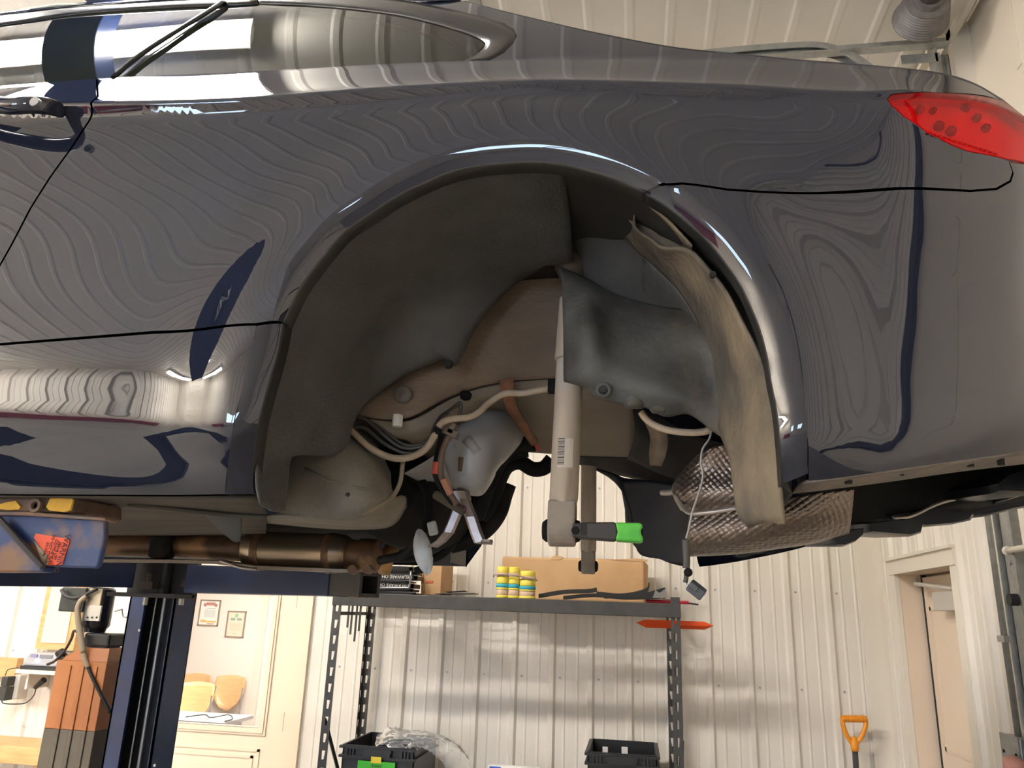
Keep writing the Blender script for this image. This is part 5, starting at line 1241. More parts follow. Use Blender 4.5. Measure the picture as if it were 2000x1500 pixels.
pad = plate('adapter_block', [(-300, 974), (70, 971), (142, 970), (142, 1000), (50, 998), (-300, 997)], 1.10, .125, M_pad, na, bevel=.004)
M_yel = mat('flaking_yellow', (.75, .42, .02), .6, c2=(.55, .30, .03), scale=30)
plate('yellow_paint', [(98, 973), (140, 972), (142, 976), (137, 996), (125, 1000), (96, 997), (90, 990)], 1.0965, .004, M_yel, na, bevel=0)
plate('yellow_paint', [(8, 982), (30, 978), (40, 990), (36, 995), (12, 996), (0, 994), (-8, 988)], 1.0965, .004, M_yel, na, bevel=0)
mb = MB(); q = PY(72, 988, 1.095); mb.lathe([(0, .011), (-.006, .011), (-.006, .006), (0, .005)], q, (0, 1, 0), 14); mb.build('pivot_washer', M_rusty, na)
M_stk = mat('sticker_orange_red', (.85, .085, .015), .5)
st = plate('warning_sticker', [(70, 1042), (132, 1052), (136, 1056), (121, 1103), (95, 1104), (96, 1098), (92, 1085), (80, 1070), (66, 1050)], 1.1185, .002, M_stk, na, bevel=0)
plate('torn_paper', [(67, 1056), (80, 1072), (92, 1086), (95, 1098), (92, 1104), (84, 1102), (78, 1088)], 1.1180, .002, mat('torn_paper', (.62, .52, .38), .9, c2=(.4, .3, .2), scale=30), na, bevel=0)
def on_plate(px, py): return PY(px, py, 1.1165)
dn = (on_plate(118, 1100)-on_plate(131, 1058)).normalized(); lf = (on_plate(66, 1045)-on_plate(131, 1055)).normalized()
M_ink = mat('sticker_ink', (.03, .012, .01), .7)
text_mesh('WARNING', .0125, basis(on_plate(121, 1081)+Vector((0, -.0005, 0)), dn, -lf), 'warning_text', M_ink, na)
for px, s, w in ((111, 'SERVE LIFT', .006), (104, 'COMPLETELY', .006), (97, 'DO NOT STAND', .006), (89, 'ON ARMS', .005)):
    text_mesh(s, w, basis(on_plate(px, 1072 if px < 100 else 1076), dn, -lf), 'warning_text', M_ink, na)

# power unit: motor, pump, oil reservoir and hoses
pu = thing('power_unit', 'black hydraulic motor above a translucent orange oil reservoir', 'hydraulic pump', PY(140, 1490, 3.34))
PYU = 3.34
def box_px(mb, x0, y0, x1, y1, Y, d):
    a, b = PY(x0, y1, Y), PY(x1, y0, Y); mb.box((a.x, Y, a.z), (b.x, Y+d, b.z)); return mb
c0 = PY(199, 1152, PYU+.06); c1 = PY(190, 1238, PYU+.06)
mb = MB(); mb.lathe([(0, .05), (.01, .062), (.17, .062), (.185, .05), (.2, .045)], Vector((c0.x, PYU+.06, c0.z+.01)), (0, 0, -1), 24); mb.build('motor', mat('motor_black', (.012, .013, .016), .25), pu, angle=40)
a = PY(178, 1212, PYU); 
mb = MB(); box_px(mb, 163, 1183, 198, 1212, PYU-.008, .01); mb.build('name_plate', mat('plate_steel', (.5, .48, .44), .35, .6), pu)
mb = MB(); box_px(mb, 170, 1150, 200, 1182, PYU-.006, .008); mb.build('name_plate', mat('plate_tan', (.42, .36, .26), .4, .4), pu)
for k in range(3):
    q = PY(171+k*9, 1206, PYU-.009); mb = MB(); mb.cyl(q, q+Vector((0, -.003, 0)), .004, 8); mb.build('rivet', M_dark, pu)
mb = MB(); box_px(mb, 112, 1148, 170, 1194, PYU+.01, .1); mb.build('switch_box', mat('switch_box_dark', (.02, .022, .018), .5), pu, bevel=.006)
mb = MB(); box_px(mb, 160, 1238, 215, 1262, PYU+.0, .12); box_px(mb, 163, 1256, 211, 1280, PYU+.01, .1); mb.build('pump_block', mat('pump_black', (.015, .014, .014), .4), pu, bevel=.01)
def vline(px, py, Y): return PY(px, py, Y)
zt = PY(160, 1290, PYU).z; xl_t, xr_t = PY(117, 1292, PYU).x, PY(215, 1292, PYU).x
zf = PY(140, 1424, PYU).z; zbm = .62
xs0, xs1 = PY(160, 1262, PYU).x, PY(212, 1262, PYU).x; zn = PY(160, 1264, PYU).z
def resv(z0, z1, name, m):
    mb = MB(); x0, x1 = xl_t, xr_t; y0, y1 = PYU-.02, PYU+.16
    mb.box((x0, y0, z0), (x1, y1, z1))
    for k in range(3):
        xx = x0+(x1-x0)*(.24+.26*k); mb.box((xx-.003, y0-.006, z0+.0), (xx+.02, y0, z1-(.02 if name == 'reservoir' else 0)))
    return mb.build(name, m, pu, bevel=.005)
M_oil = mat('reservoir_orange', (.46, .17, .05), .35, c2=(.38, .13, .04), scale=3)
M_oil2 = mat('reservoir_oil', (.10, .085, .065), .3, c2=(.08, .06, .045), scale=3)
resv(zf, zt, 'reservoir', M_oil); resv(zbm, zf, 'oil_filled_reservoir', M_oil2)
mb = MB(); y0, y1 = PYU-.02, PYU+.16
vs = [(xl_t, y0, zt), (xr_t, y0, zt), (xr_t, y1, zt), (xl_t, y1, zt), (xs0, y0+.03, zn), (xs1, y0+.03, zn), (xs1, y1-.03, zn), (xs0, y1-.03, zn)]
mb.add(vs, [(0, 1, 5, 4), (1, 2, 6, 5), (2, 3, 7, 6), (3, 0, 4, 7), (4, 5, 6, 7)]); mb.build('reservoir_shoulder', M_oil, pu)
q = PY(122, 1282, PYU); mb = MB(); mb.cyl(q+Vector((.015, 0, -.012)), q+Vector((-.02, 0, .02)), .02, 14); mb.build('filler_cap', M_black, pu)
wire('hydraulic_hose', pp([(168, 1166, PYU-.03), (158, 1174, PYU-.03), (152, 1190, PYU-.03), (153, 1215, PYU-.03), (158, 1245, PYU-.03), (163, 1275, PYU-.03)]), .013, mat('hose_sleeve_tan', (.34, .27, .19), .7), pu)
wire('hydraulic_hose', pp([(163, 1275, PYU-.03), (166, 1288, PYU-.03), (172, 1304, PYU-.03)]), .011, MATS['hose_sleeve_tan'], pu)
wire('hydraulic_hose', pp([(170, 1300, PYU-.03), (185, 1332, PYU-.03), (200, 1362, PYU-.02), (216, 1392, PYU+.0)]), .008, M_black, pu)
wire('motor_cord', pp([(120, 1152, PYU-.01), (128, 1164, PYU-.02), (145, 1168, PYU-.02), (165, 1162, PYU-.02), (190, 1150, PYU-.02)]), .008, mat('cord_dark', (.03, .028, .025), .6), pu)
wire('control_cable', pp([(160, 1240, PYU-.02), (145, 1232, PYU-.02), (140, 1246, PYU-.02), (128, 1268, PYU-.02), (108, 1290, PYU-.02), (92, 1298, PYU-.02)]), .006, mat('cable_brown', (.06, .04, .035), .6), pu)
mb = MB(); mb.tube(pp([(224, 1194, PYU), (238, 1190, PYU), (240, 1204, PYU), (248, 1206, PYU)]), .004, 6); mb.build('release_lever', M_galv, pu)

# ================================================================ wall left of the column
p = PY(232, 1300, YW-.03)
mb = MB(); mb.tube([(p.x, YW-.035, .1), (p.x, YW-.035, 2.6)], .028, 12); mb.build('white_pipe', M_trim, None, smooth=True, label='white plastic pipe on the wall beside the lift column', cat='pipe')
SY = 4.80
a, b2 = PY(34, 1318, SY), PY(116, 1303, SY)
ws = thing('wall_shelf', 'small white wall shelf holding a grey device', 'shelf', (a.x, YW, a.z))
MB().box((a.x-.02, SY, a.z+.01), (b2.x+.05, YW-.003, a.z+.035)).build('board', mat('shelf_white', (.68, .62, .54), .5), ws)
MB().box((a.x+.03, SY+.05, a.z-.09), (a.x+.045, YW-.003, a.z+.01)).build('support', MATS['shelf_white'], ws)
dv_ = thing('battery_charger', 'grey electronic device with blue indicator light on the wall shelf', 'charger', PY(80, 1302, SY+.03))
z0 = a.z+.035; x0, x1 = PY(42, 1295, SY).x, PY(112, 1295, SY).x; hz = .105
M_dev = mat('device_grey', (.42, .41, .42), .4)
mb = MB(); mb.prism([(x0, SY+.01, z0+.022), (x1, SY+.01, z0+.022), (x1, SY+.01, z0+.05), (x1-.04, SY+.01, z0+hz), (x0+.05, SY+.01, z0+hz), (x0+.02, SY+.01, z0+hz-.02)], (0, .17, 0)); mb.build('case', M_dev, dv_, bevel=.012)
MB().box((x0-.005, SY+.0, z0), (x1+.02, SY+.17, z0+.022)).build('foot', M_black, dv_)
MB().box((x0+.05, SY+.004, z0+hz-.028), (x0+.10, SY+.012, z0+hz-.008)).build('screen', mat('device_screen', (.25, .22, .35), .2), dv_)
MB().box((x0+.12, SY+.004, z0+hz-.03), (x1-.05, SY+.012, z0+hz-.01)).build('keypad', mat('device_dark', (.2, .2, .22), .4), dv_)
q = Vector((x0+.105, SY+.004, z0+.055)); mb = MB(); mb.cyl(q, q+Vector((0, .008, 0)), .014, 14); mb.build('indicator_light', mat('blue_led', (.2, .3, 1), emit=(.25, .35, 1), estr=4), dv_)
q = PY(84, 1310, SY-.01)
ad = thing('outlet_box', 'white surface outlet box with two black power adapters', 'outlet', PY(28, 1365, YW))
mb = MB(); qa, qb = PY(18, 1366, 4.93), PY(40, 1318, 4.93); mb.box((qa.x, 4.93, qa.z), (qb.x, YW-.003, qb.z)); mb.build('box', mat('outlet_white', (.6, .56, .5), .5), ad, bevel=.008)
for y0_, y1_, x0_, x1_ in ((1322, 1340, 0, 16), (1342, 1368, -8, 13)):
    qa, qb = PY(x0_, y1_, 4.86), PY(x1_, y0_, 4.86)
    MB().box((qa.x, 4.86, qa.z), (qb.x, 4.93, qb.z)).build('power_adapter', mat('adapter_dark', (.03, .032, .028), .4), ad, bevel=.004)
wire('adapter_cord', pp([(3, 1368, 4.86), (8, 1374, 4.86), (35, 1375, 4.87), (52, 1372, 4.88), (66, 1358, 4.9), (70, 1345, 4.9)]), .0035, M_black, ad)
mb = MB(); mb.cyl(PY(69, 1343, 4.88), PY(86, 1328, 4.86), .014, 10, r2=.02); mb.build('cord_plug', M_black, ad)
wire('adapter_cord', pp([(10, 1320, 4.86), (16, 1308, 4.87), (36, 1304, 4.88)]), .003, M_black, ad)
qa, qb = PY(112, 1256, 4.95), PY(142, 1180, 4.95)
eb = thing('breaker_box', 'pale cream panel on a wood board behind the hydraulic motor', 'panel', PY(100, 1262, YW))
MB().box((PY(78, 1260, 4.95).x, 4.95, qa.z), (qb.x, YW-.04, qa.z+.7)).build('panel_box', mat('panel_cream', (.82, .70, .50), .5), eb)
M_ply = mat('pine_board', (.72, .42, .18), .5, c2=(.60, .33, .13), scale=4, stretch=(1, 1, 8))
MB().box((PY(66, 1265, 4.95).x, 4.96, qa.z-.045), (qb.x+.06, YW-.003, qa.z+.73)).build('backing_board', M_ply, eb)
qa, qb = PY(2, 1322, 4.99), PY(36, 1280, 4.99)
MB().box((qa.x-.1, 4.99, qa.z), (qb.x, YW-.003, qb.z-.02)).build('backing_board', M_ply, None, label='small pine board on the wall behind the outlet box', cat='board')
qb = PY(86, 1462, 4.70)
bn = thing('workbench', 'pine workbench edge behind the oil reservoir', 'bench', (qb.x-.5, 4.85, 0))
MB().box((qb.x-1.2, 4.70, qb.z-.1), (qb.x+.02, YW-.03, qb.z)).build('bench_top', M_ply, bn, bevel=.004)
for dx in (-1.1, -.08): MB().box((qb.x+dx, 4.74, 0), (qb.x+dx+.08, 4.82, qb.z-.1)).build('leg', M_ply, bn)

# ================================================================ storage rack
RY0, RY1 = 4.35, 4.97
RXL, RXR = -1.70, 0.235
M_rack = mat('rack_grey', (.055, .053, .050), .5, c2=(.045, .043, .04), scale=20)
rk = thing('storage_rack', 'dark grey steel storage rack standing against the wall', 'rack', (-.73, 4.66, 0))
ZT = 1.86
PITCHH = .0847
def slotted(u0, u1, place, taper):
    """flange with a column of tapered slots"""
    mb = MB(); n = int(ZT/PITCHH)
    for k in range(n):
        za, zb_ = k*PITCHH, (k+1)*PITCHH
        um = (u0+u1)/2; w = (u1-u0)
        h0, h1 = za+.022, za+.066
        if taper > 0: hole = [(um-w*.12, h0), (um+w*.12, h0), (um+w*.28, h1), (um-w*.14, h1)]
        else: hole = [(um-w*.12, h0), (um+w*.14, h0), (um+w*.14, h1), (um-w*.12, h1)]
        outer = [(u0, za), (u1, za), (u1, zb_), (u0, zb_)]
        V = [place(*q) for q in outer+hole]
        mb.add(V, [(i, (i+1) % 4, 4+(i+1) % 4, 4+i) for i in range(4)])
    za = n*PITCHH
    mb.add([place(u0, za), place(u1, za), place(u1, ZT), place(u0, ZT)], [(0, 1, 2, 3)])
    return mb
for i, (x, y, sx, sy) in enumerate(((RXL, RY0, 1, 1), (RXR, RY0, -1, 1), (RXL, RY1, 1, -1), (RXR, RY1, -1, -1))):
    mb = slotted(x, x+sx*.048, lambda u, z, y=y: Vector((u, y, z)), 1)
    m2 = slotted(y, y+sy*.042, lambda u, z, x=x: Vector((x, u, z)), 1)
    mb.add(m2.v, m2.f)
    mb.build('upright', M_rack, rk, solid=.003)
    MB().box((x-.01 if sx > 0 else x-.05, y-.01 if sy > 0 else y-.05, 0), (x+.05 if sx > 0 else x+.01, y+.05 if sy > 0 else y+.01, .01)).build('foot', M_rack, rk)
def shelf_level(zt, h, deck):
    for y0, y1 in ((RY0-.012, RY0+.02), (RY1-.02, RY1+.012)):
        MB().box((RXL-.004, y0, zt-h), (RXR+.004, y1, zt)).build('beam', M_rack, rk, bevel=.003)
    for x in (RXL-.005, RXR-.015):
        MB().box((x, RY0, zt-h+.01), (x+.02, RY1, zt-.034)).build('side_beam', M_rack, rk)
    mb = MB()
    for k in range(1, 20): 
        x = RXL+(RXR-RXL)*k/20; mb.tube([(x, RY0, zt-.012), (x, RY1, zt-.012)], .003, 5)
    for k in range(1, 8):
        y = RY0+(RY1-RY0)*k/8; mb.tube([(RXL, y, zt-.016), (RXR, y, zt-.016)], .003, 5)
    mb.build('wire_deck', M_rack, rk, kind='stuff')
    for k in range(1, 4):
        x = RXL+(RXR-RXL)*k/4; MB().box((x-.012, RY0, zt-.04), (x+.012, RY1, zt-.02)).build('deck_support', M_rack, rk)
BT = 1.826
shelf_level(BT, .072, True); shelf_level(.80, .072, True); shelf_level(.2, .072, True)
for x in (RXL+.004, RXR-.004):
    mb = MB(); mb.tube([(x, RY0+.03, 1.15), (x, RY1-.03, .55)], .012, 4); mb.build('diagonal_brace', M_rack, rk)
    if x < 0: MB().box((x-.004, RY0, 1.70), (x+.004, RY1, 1.72)).build('side_tie', M_rack, rk)
# zip ties hanging inside
for k, px in enumerate((681, 688, 697, 704)):
    q = PY(px, 1192, 4.66); h = (.10, .14, .18, .12)[k]
    MB().box((q.x-.006, 4.66, q.z-h), (q.x+.006, 4.664, q.z+.03)).build('hanging_strip', mat('strip_dark', (.05, .045, .04), .6), None, label=('shortest', 'second longest', 'longest', 'third longest')[k] + ' dark strip hanging from the rack side tie', cat='strip', group='dark strips hanging in the rack')

# ---------------------------------------------------------------- things on the rack
M_card = mat('cardboard', (.58, .36, .18), .75, c2=(.53, .32, .155), scale=6)
M_card2 = M_card
BZ = BT
cb = thing('cardboard_box', 'long brown cardboard box lying on top of the rack', 'box', (-.35, 4.7, BZ))
xa, xb = PY(979, 1130, 4.68).x, PY(1259, 1130, 4.68).x; zt_ = PY(1120, 1090, 4.68).z
MB().box((xa, 4.68, BZ), (xb, 4.93, zt_)).build('box_body', M_card, cb, bevel=.012)
MB().prism([(xb-.002, 4.675, BZ+.02), (xb+.012, 4.70, BZ+.02), (xb+.022, 4.70, zt_-.03), (xb-.002, 4.675, zt_-.006)], (0, .2, 0)).build('end_flap', M_card2, cb)
q = PY(1085, 1088, 4.68)
MB().prism([(q.x-.03, 4.682, zt_-.012), (q.x+.03, 4.682, zt_-.012), (q.x+.045, 4.682, zt_+.006), (q.x+.0, 4.682, zt_+.014), (q.x-.02, 4.682, zt_+.004)], (0, -.006, 0)).build('torn_tab', M_card, cb)
MB().prism([(xb-.2, 4.682, zt_-.003), (xb+.015, 4.682, zt_-.012), (xb+.02, 4.682, zt_+.002), (xb-.05, 4.682, zt_+.006)], (0, -.005, 0)).build('top_flap', M_card, cb)
# bundle of yellow foam rolls with teal bands
fx0, fx1 = PY(968, 1140, 4.40).x, PY(1046, 1140, 4.40).x; fh = PY(1000, 1107, 4.40).z-BZ
M_fy = mat('foam_yellow', (.80, .68, .10), .7); M_fp = mat('foam_pink', (.62, .45, .34), .8); M_ft = mat('foam_teal', (.04, .35, .48), .6)
fb = thing('sanding_rolls', 'banded bundle of three yellow, tan and teal ribbed rolls on the rack edge', 'rolls', ((fx0+fx1)/2, 4.42, BZ))
wf = (fx1-fx0)
layers = [(0, .09, M_fy, 1.0), (.09, .27, M_fp, .93), (.27, .33, M_fy, .97), (.33, .45, M_ft, 1.0), (.45, .68, M_fy, .95), (.68, .8, M_fp, 1.0), (.8, 1.0, M_fy, .9)]
for (u0, u1) in ((.0, .32), (.30, .60), (.58, 1.0)):
    cxx = fx0+wf*(u0+u1)/2; rr = wf*(u1-u0)/2
    ht = fh*(1.0 if u0 < .5 else .88)
    for l0, l1, m, s in layers:
        mb = MB(); mb.lathe([(BZ+ht*l0, rr*s*.93), (BZ+ht*(l0+(l1-l0)*.15), rr*s), (BZ+ht*(l0+(l1-l0)*.85), rr*s), (BZ+ht*l1, rr*s*.93)], (cxx, 4.42, 0), (0, 0, 1), 16)
        mb.build('roll_layer', m, fb, smooth=True)
wire('rubber_band', [Vector((fx0-.012, 4.40, BZ+fh*.66)), Vector((fx0+.0, 4.385, BZ+fh*.73)), Vector((fx0+wf*.5, 4.365, BZ+fh*.72)), Vector((fx1, 4.375, BZ+fh*.60)), Vector((fx1+.006, 4.42, BZ+fh*.60))], .0035, mat('band_tan', (.3, .22, .17), .7), fb)
# black trim strips
M_blk2 = mat('trim_strip_black', (.03, .03, .03), .5)
for lb, pts, w in (('black ribbed plastic trim strip lying in front of the cardboard box', [(1052, 1165), (1100, 1157), (1150, 1155), (1165, 1152)], .012),
                ('black curved trim strip with upturned end beside the rack post', [(1180, 1166), (1230, 1163), (1262, 1154), (1268, 1143)], .014),
                ('grey plastic trim strip flat along the rack beam', [(1100, 1168), (1160, 1163), (1220, 1168), (1290, 1166)], .010),
                ('black trim strip bent upward near the rack corner post', [(1165, 1160), (1210, 1164), (1260, 1162), (1299, 1152)], .012)):
    Yt = 4.5 - .03*len(lb) % .1
    c = catmull([PY(a_, b_, 4.46) for a_, b_ in pts], 5)
    c = [Vector((p_.x, p_.y, max(p_.z, BZ+.008))) for p_ in c]
    mb = MB(); mb.grid([[p_+Vector((0, 0, -.008)) for p_ in c], [p_+Vector((0, -.004, w)) for p_ in c], [p_+Vector((0, .05, w*.6)) for p_ in c], [p_+Vector((0, .07, -.006)) for p_ in c]])
    mb.build('trim_strip', M_blk2, None, solid=.004, label=lb, cat='trim strip', group='loose trim strips on the rack')
mb = MB(); a = PY(1258, 1160, 4.5); mb.prism([PY(1275, 1168, 4.42), PY(1300, 1168, 4.42), PY(1300, 1150, 4.42), PY(1288, 1158, 4.42), PY(1280, 1152, 4.42)], (0, .05, 0)); mb.build('plastic_cover', mat('cover_grey', (.22, .21, .19), .5), None, label='grey plastic cover standing at the end of the trim strips', cat='cover')
# screwdriver and orange bar
sc = thing('screwdriver', 'red handled screwdriver poking out past the rack post', 'screwdriver', PY(1335, 1179, 4.6))
mb = MB(); mb.tube([PY(1262, 1174, 4.5), PY(1310, 1176, 4.5), PY(1345, 1177, 4.5)], .010, 10); mb.build('handle', mat('handle_red', (.6, .03, .07), .35), sc, smooth=True)
mb = MB(); mb.tube([PY(1344, 1178, 4.5), PY(1364, 1181, 4.5)], .0045, 8); mb.build('blade', M_dark, sc)
ob = [PY(a_, b_, 4.47) for a_, b_ in ((1242, 1216), (1260, 1210), (1375, 1214), (1394, 1222), (1376, 1230), (1262, 1226))]
mid = [PY(a_, b_, 4.45) for a_, b_ in ((1242, 1216), (1262, 1219), (1376, 1223), (1394, 1222))]
mb = MB(); bk = [v+Vector((0, .05, 0)) for v in ob]
mb.add(ob+mid+bk, [(0, 1, 7), (1, 2, 8, 7), (2, 3, 8), (0, 7, 5), (7, 8, 4, 5), (8, 3, 4), (0, 10+1, 1)][:6]+[(11, 10, 15, 14, 13, 12)]+[(i, (i+1) % 6, 10+(i+1) % 6, 10+i) for i in range(6)])
mb.build('orange_bar', mat('orange_red', (.80, .09, .015), .4), None, label='orange pointed plastic bar pushed through the rack corner post', cat='bar')
# cardboard box left, plates, folders
cb2 = thing('cardboard_box', 'upright brown cardboard box beside the licence plate frames', 'box', PY(835, 1162, 4.6))
xa, xb = PY(812, 1130, 4.55).x, PY(858, 1130, 4.55).x; zt2 = PY(835, 1080, 4.55).z
MB().box((xa+.03, 4.60, BZ), (xb, 4.9, zt2)).build('box_body', M_card, cb2, bevel=.004)
MB().prism([(xa+.03, 4.60, BZ), (xa+.045, 4.598, BZ), (xa+.022, 4.598, zt2-.02), (xa+.012, 4.598, zt2-.03)], (0, -.012, 0)).build('side_flap', M_card, cb2)
q = PY(837, 1136, 4.548); MB().box((q.x-.03, 4.596, q.z-.006), (q.x+.015, 4.60, q.z+.006)).build('red_print', mat('print_red', (.6, .12, .06), .7), cb2)
M_plate = mat('plate_black', (.02, .02, .02), .35)
xl, xr2 = PY(722, 1150, 4.44).x, PY(806, 1150, 4.44).x
zz = BZ
for k, (h, txt, dx) in enumerate(((.018, None, .02), (.020, None, .0), (.030, 'DELAWARE OH', 0), (.016, None, -.02), (.030, 'DELAWARE OH', .02), (.022, None, .01), (.025, None, -.01))):
    lbs = ('black licence plate frame at the bottom of the stack on the rack', 'black licence plate frame just above the bottom frame of the stack', 'black licence plate frame with white lettering in the lower half of the stack',
           'thin black licence plate frame between the two lettered frames', 'black licence plate frame with white lettering above another lettered frame', 'black licence plate frame lying on the upper lettered frame', 'topmost black licence plate frame of the stack on the rack')
    t = thing('plate_frame', lbs[k], 'plate frame', ((xl+xr2)/2, 4.5, zz), 'stacked licence plate frames')
    mb = MB(); y = 4.43+.01*(k % 3)
    mb.box((xl+dx-.02, y, zz), (xr2+dx, y+.02, zz+h-.002)); mb.box((xl+dx-.02, y+.13, zz), (xr2+dx, y+.15, zz+h-.006)); mb.box((xl+dx-.02, y, zz), (xl+dx, y+.15, zz+h-.006)); mb.box((xr2+dx-.02, y, zz), (xr2+dx, y+.15, zz+h-.006))
    mb.build('frame', M_plate, t, bevel=.002)
    if txt:
        text_mesh(txt, .026, basis(Vector(((xl+xr2)/2+dx+.01, y-.001, zz+h/2)), (-1, 0, 0), (0, 0, -1)), 'lettering', mat('letter_white', (.75, .73, .7), .5), t)
    zz += h
lb = [PY(738, 1148, 4.42), PY(790, 1148, 4.42), PY(800, 1146, 4.42), PY(803, 1115, 4.42)]
wire('bracket_rod', [Vector((p_.x, 4.415, p_.z)) for p_ in lb], .006, M_chrome, None, k=3, label='thin grey metal rod bent upward in front of the plate frames', cat='rod')
for k, (px0, px1, dz) in enumerate(((836, 895, 0), (850, 925, .012), (868, 905, .024))):
    a, b2 = PY(px0, 1160, 4.45), PY(px1, 1160, 4.45)
    MB().cbox(Vector(((a.x+b2.x)/2, 4.52, BZ+.004+dz)), (b2.x-a.x, .16, .004), Matrix.Rotation(.12*(k-1), 3, 'Z') @ Matrix.Rotation(-.04*k, 3, 'Y')).build('black_sheet', M_blk2, None, label=('bottom black plastic sheet lying flat on the rack', 'middle black plastic sheet sticking out to the side on the rack', 'top short black plastic sheet on the rack')[k], cat='sheet', group='black sheets on the rack')

# storage bins
M_bin = mat('bin_black', (.016, .016, .017), .4)
def tote(label, x0, x1, y0, y1, z1, h):
    t = thing('storage_bin', label, 'bin', ((x0+x1)/2, (y0+y1)/2, z1-h), 'black storage bins on the rack')
    mb = MB(); s = .03; w = .006
    for (a0, a1, b0, b1) in ((x0, x1, y0, y0+w), (x0, x1, y1-w, y1), (x0, x0+w, y0, y1), (x1-w, x1, y0, y1)):
        mb.box((a0, b0, z1-h), (a1, b1, z1))
    mb.box((x0, y0, z1-h), (x1, y1, z1-h+w)); mb.build('bin_body', M_bin, t)
    mb = MB(); r = .016
    for z in (z1-.004, z1-.05):
        mb.box((x0-r, y0-r, z-.012), (x1+r, y0, z)); mb.box((x0-r, y1, z-.012), (x1+r, y1+r, z)); mb.box((x0-r, y0, z-.012), (x0, y1, z)); mb.box((x1, y0, z-.012), (x1+r, y1, z))
    for k in range(3):
        for xx in (x0+.03+.018*k, x1-.03-.018*k): mb.box((xx-.004, y0-r-.001, z1-.05), (xx+.004, y0-.001, z1-.004))
    mb.build('rim', M_bin, t)
    cx_ = (x0+x1)/2
    mb = MB(); mb.box((cx_-.08, y0-r-.012, z1-.03), (cx_+.08, y0-r, z1-.012)); mb.box((cx_-.075, y0-r-.01, z1-.05), (cx_+.075, y0-r-.002, z1-.03)); mb.build('grip', M_bin, t)
    return t
zb1 = PY(740, 1458, 4.42).z
x0, x1 = PY(670, 1458, 4.42).x, PY(810, 1458, 4.42).x
BH = zb1-.80
t1 = tote('black storage bin with green tape label and plastic film spilling out', x0, x1, 4.42, 4.90, zb1, BH)
a, b2 = PY(698, 1500, 4.398), PY(772, 1490, 4.398)
MB().box((a.x, 4.396, a.z-.02), (b2.x, 4.402, b2.z+.0)).build('green_tape', mat('tape_green', (.05, .42, .03), .6), t1)
a, b2 = PY(724, 1490, 4.394), PY(745, 1479, 4.394)
MB().box((a.x, 4.393, a.z), (b2.x, 4.397, b2.z)).build('yellow_tape', mat('tape_yellow', (.70, .55, .04), .6), t1)
text_mesh('A.ward', .02, basis((PY(735, 1496, 4.393).x, 4.3935, PY(735, 1496, 4.393).z), (1, 0, 0), (0, 0, 1)), 'tape_writing', M_ink, t1)
x0, x1 = PY(1148, 1458, 4.44).x, PY(1283, 1462, 4.44).x
zb2 = PY(1215, 1472, 4.44).z
t2 = tote('black storage bin with white stickers inside near the rack corner', x0, x1, 4.44, 4.90, zb2, zb2-.80)
for px, py, w, h in ((1220, 1468, .035, .05), (1182, 1464, .03, .03)):
    q = PY(px, py, 4.89); MB().box((q.x-w/2, 4.888, q.z-h/2), (q.x+w/2, 4.892, q.z+h/2)).build('sticker', mat('paper_white', (.85, .83, .8)), t2)
# plastic film
rowsf = [[(732, 1452, 4.50), (740, 1432, 4.50), (762, 1420, 4.52), (790, 1425, 4.55), (812, 1427, 4.56), (835, 1432, 4.55)], [(735, 1456, 4.44), (760, 1440, 4.42), (800, 1436, 4.42), (850, 1436, 4.42), (890, 1452, 4.42), (908, 1472, 4.42)],
         [(760, 1458, 4.40), (800, 1450, 4.385), (840, 1448, 4.385), (875, 1462, 4.38), (898, 1480, 4.38), (914, 1500, 4.38)], [(800, 1460, 4.385), (830, 1462, 4.38), (850, 1475, 4.38), (865, 1490, 4.38), (872, 1505, 4.38), (876, 1520, 4.38)]]
rr = [[p_+Vector((0, random.uniform(-.012, .012), random.uniform(-.008, .008))) for p_ in r] for r in loft([pp(r) for r in rowsf], 26, 6)]
M_film = glass_mat('clear_film', (.97, .97, .97), .2, 1.35)
nt = M_film.node_tree; df = nt.nodes.new('ShaderNodeBsdfDiffuse'); df.inputs[0].default_value = (.75, .74, .72, 1)
mx2 = nt.nodes.new('ShaderNodeMixShader'); mx2.inputs[0].default_value = .22
outn = [n for n in nt.nodes if n.type == 'OUTPUT_MATERIAL'][0]; prev = outn.inputs[0].links[0].from_socket
nt.links.new(prev, mx2.inputs[1]); nt.links.new(df.outputs[0], mx2.inputs[2]); nt.links.new(mx2.outputs[0], outn.inputs[0])
MB().grid(rr).build('plastic_film', M_film, None, smooth=True, label='crumpled clear plastic film draped over the storage bin rim', cat='plastic film')
# leaflet on the lower shelf front
q = PY(1000, 1503, 4.36); a, b2 = PY(950, 1497, 4.36), PY(1052, 1497, 4.36)
lf_ = thing('leaflet_box', 'white card box with blue corner between the two storage bins', 'box', (q.x, 4.5, .80))
MB().box((a.x, 4.40, .80), (b2.x, 4.44, a.z)).build('box_body', mat('paper_white', (.85, .83, .8)), lf_)
MB().box((a.x+.01, 4.398, a.z-.05), (a.x+.07, 4.40, a.z-.004)).build('blue_print', mat('print_blue', (.05, .12, .5), .6), lf_)
MB().box((a.x+.12, 4.398, a.z-.05), (b2.x-.06, 4.40, a.z-.008)).build('photo_print', mat('print_mauve', (.4, .33, .36), .6), lf_)

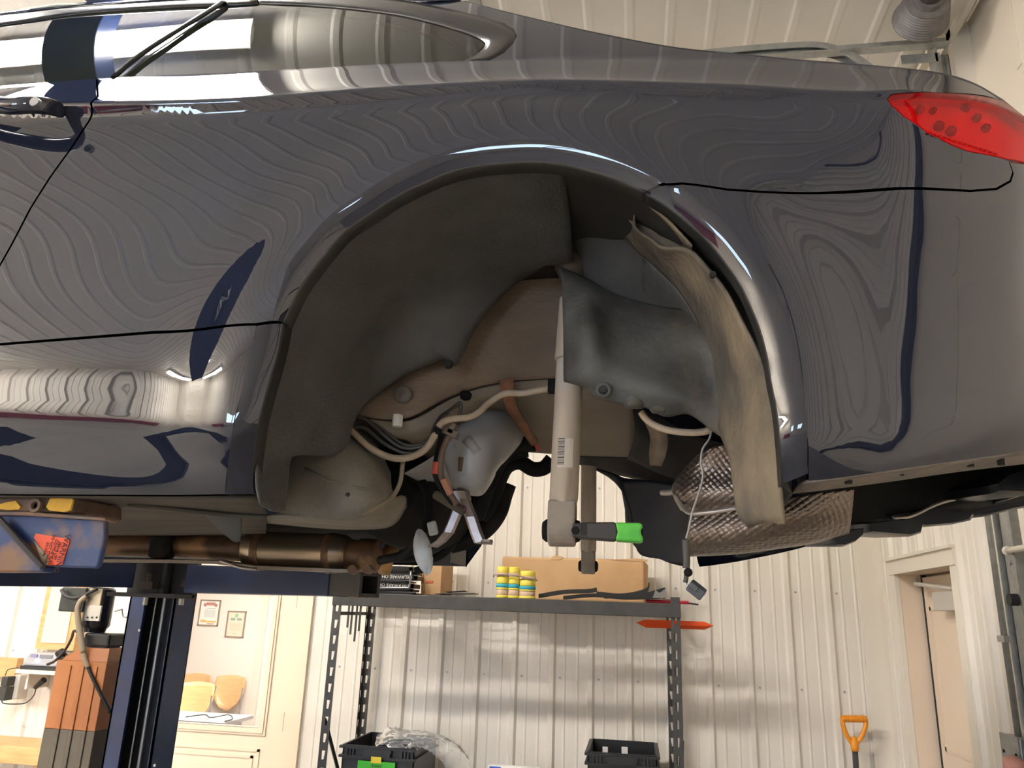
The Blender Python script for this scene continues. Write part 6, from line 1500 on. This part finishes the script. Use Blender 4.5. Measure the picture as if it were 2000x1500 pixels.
# shovel leaning on the wall
sv = thing('shovel', 'shovel with orange D-grip handle leaning on the back wall', 'shovel', PY(1672, 1500, 4.9)-Vector((0, 0, .9)))
M_or = mat('grip_orange', (.80, .30, .02), .4)
SYY = 4.93
def sp(px, py): return PY(px, py, SYY)
mb = MB(); mb.tube(catmull([sp(1668, 1456), sp(1655, 1438), sp(1647, 1418), sp(1645, 1402)], 4), .013, 10); mb.tube(catmull([sp(1668, 1456), sp(1682, 1440), sp(1690, 1420), sp(1691, 1404)], 4), .013, 10); mb.build('grip_arms', M_or, sv, smooth=True)
mb = MB(); mb.tube([sp(1643, 1403), sp(1693, 1405)], .017, 12)
for k in range(9):
    q = sp(1648+k*5, 1404); mb.cyl(q+Vector((-.003, 0, 0)), q+Vector((.003, 0, 0)), .02, 12)
mb.build('grip_bar', M_or, sv)
c = sp(1669, 1450); d2 = (sp(1672, 1500)-sp(1669, 1450)).normalized()
mb = MB(); mb.lathe([(-.03, .012), (.0, .024), (.03, .022), (.045, .02)], c, d2, 14); mb.build('socket', M_or, sv, smooth=True)
e = c + d2*1.0
mb = MB(); mb.tube([c+d2*.04, e], .016, 12); mb.build('shaft', mat('shaft_dark', (.05, .05, .055), .4), sv, smooth=True)
mb = MB(); mb.grid([[e+Vector((dx, -.02-.03*(1-(dx/.13)**2), -zz_+.02*abs(dx)/.13)) for dx in (-.13, -.07, 0, .07, .13)] for zz_ in (-.05, .05, .14, .22)]); mb.build('blade', M_galv, sv, smooth=True, solid=.003)

# red tool cabinet and a work bench near the front wall, seen only as reflections in the paint
tc_ = thing('tool_cabinet', 'red rolling tool cabinet near the front wall', 'cabinet', (-5.6, -4.4, 0))
MB().box((-6.4, -4.7, .1), (-5.0, -4.1, 1.3)).build('cabinet_body', mat('tool_red', (.35, .03, .03), .35), tc_, bevel=.01)
for k in range(5): MB().box((-6.35, -4.1, .18+.22*k), (-5.05, -4.085, .37+.22*k)).build('drawer', MATS['tool_red'], tc_)
for dx in (-6.3, -5.1):
    for dy in (-4.6, -4.2): MB().cyl((dx, dy-.02, .05), (dx, dy+.02, .05), .05, 12).build('caster', M_black, tc_)
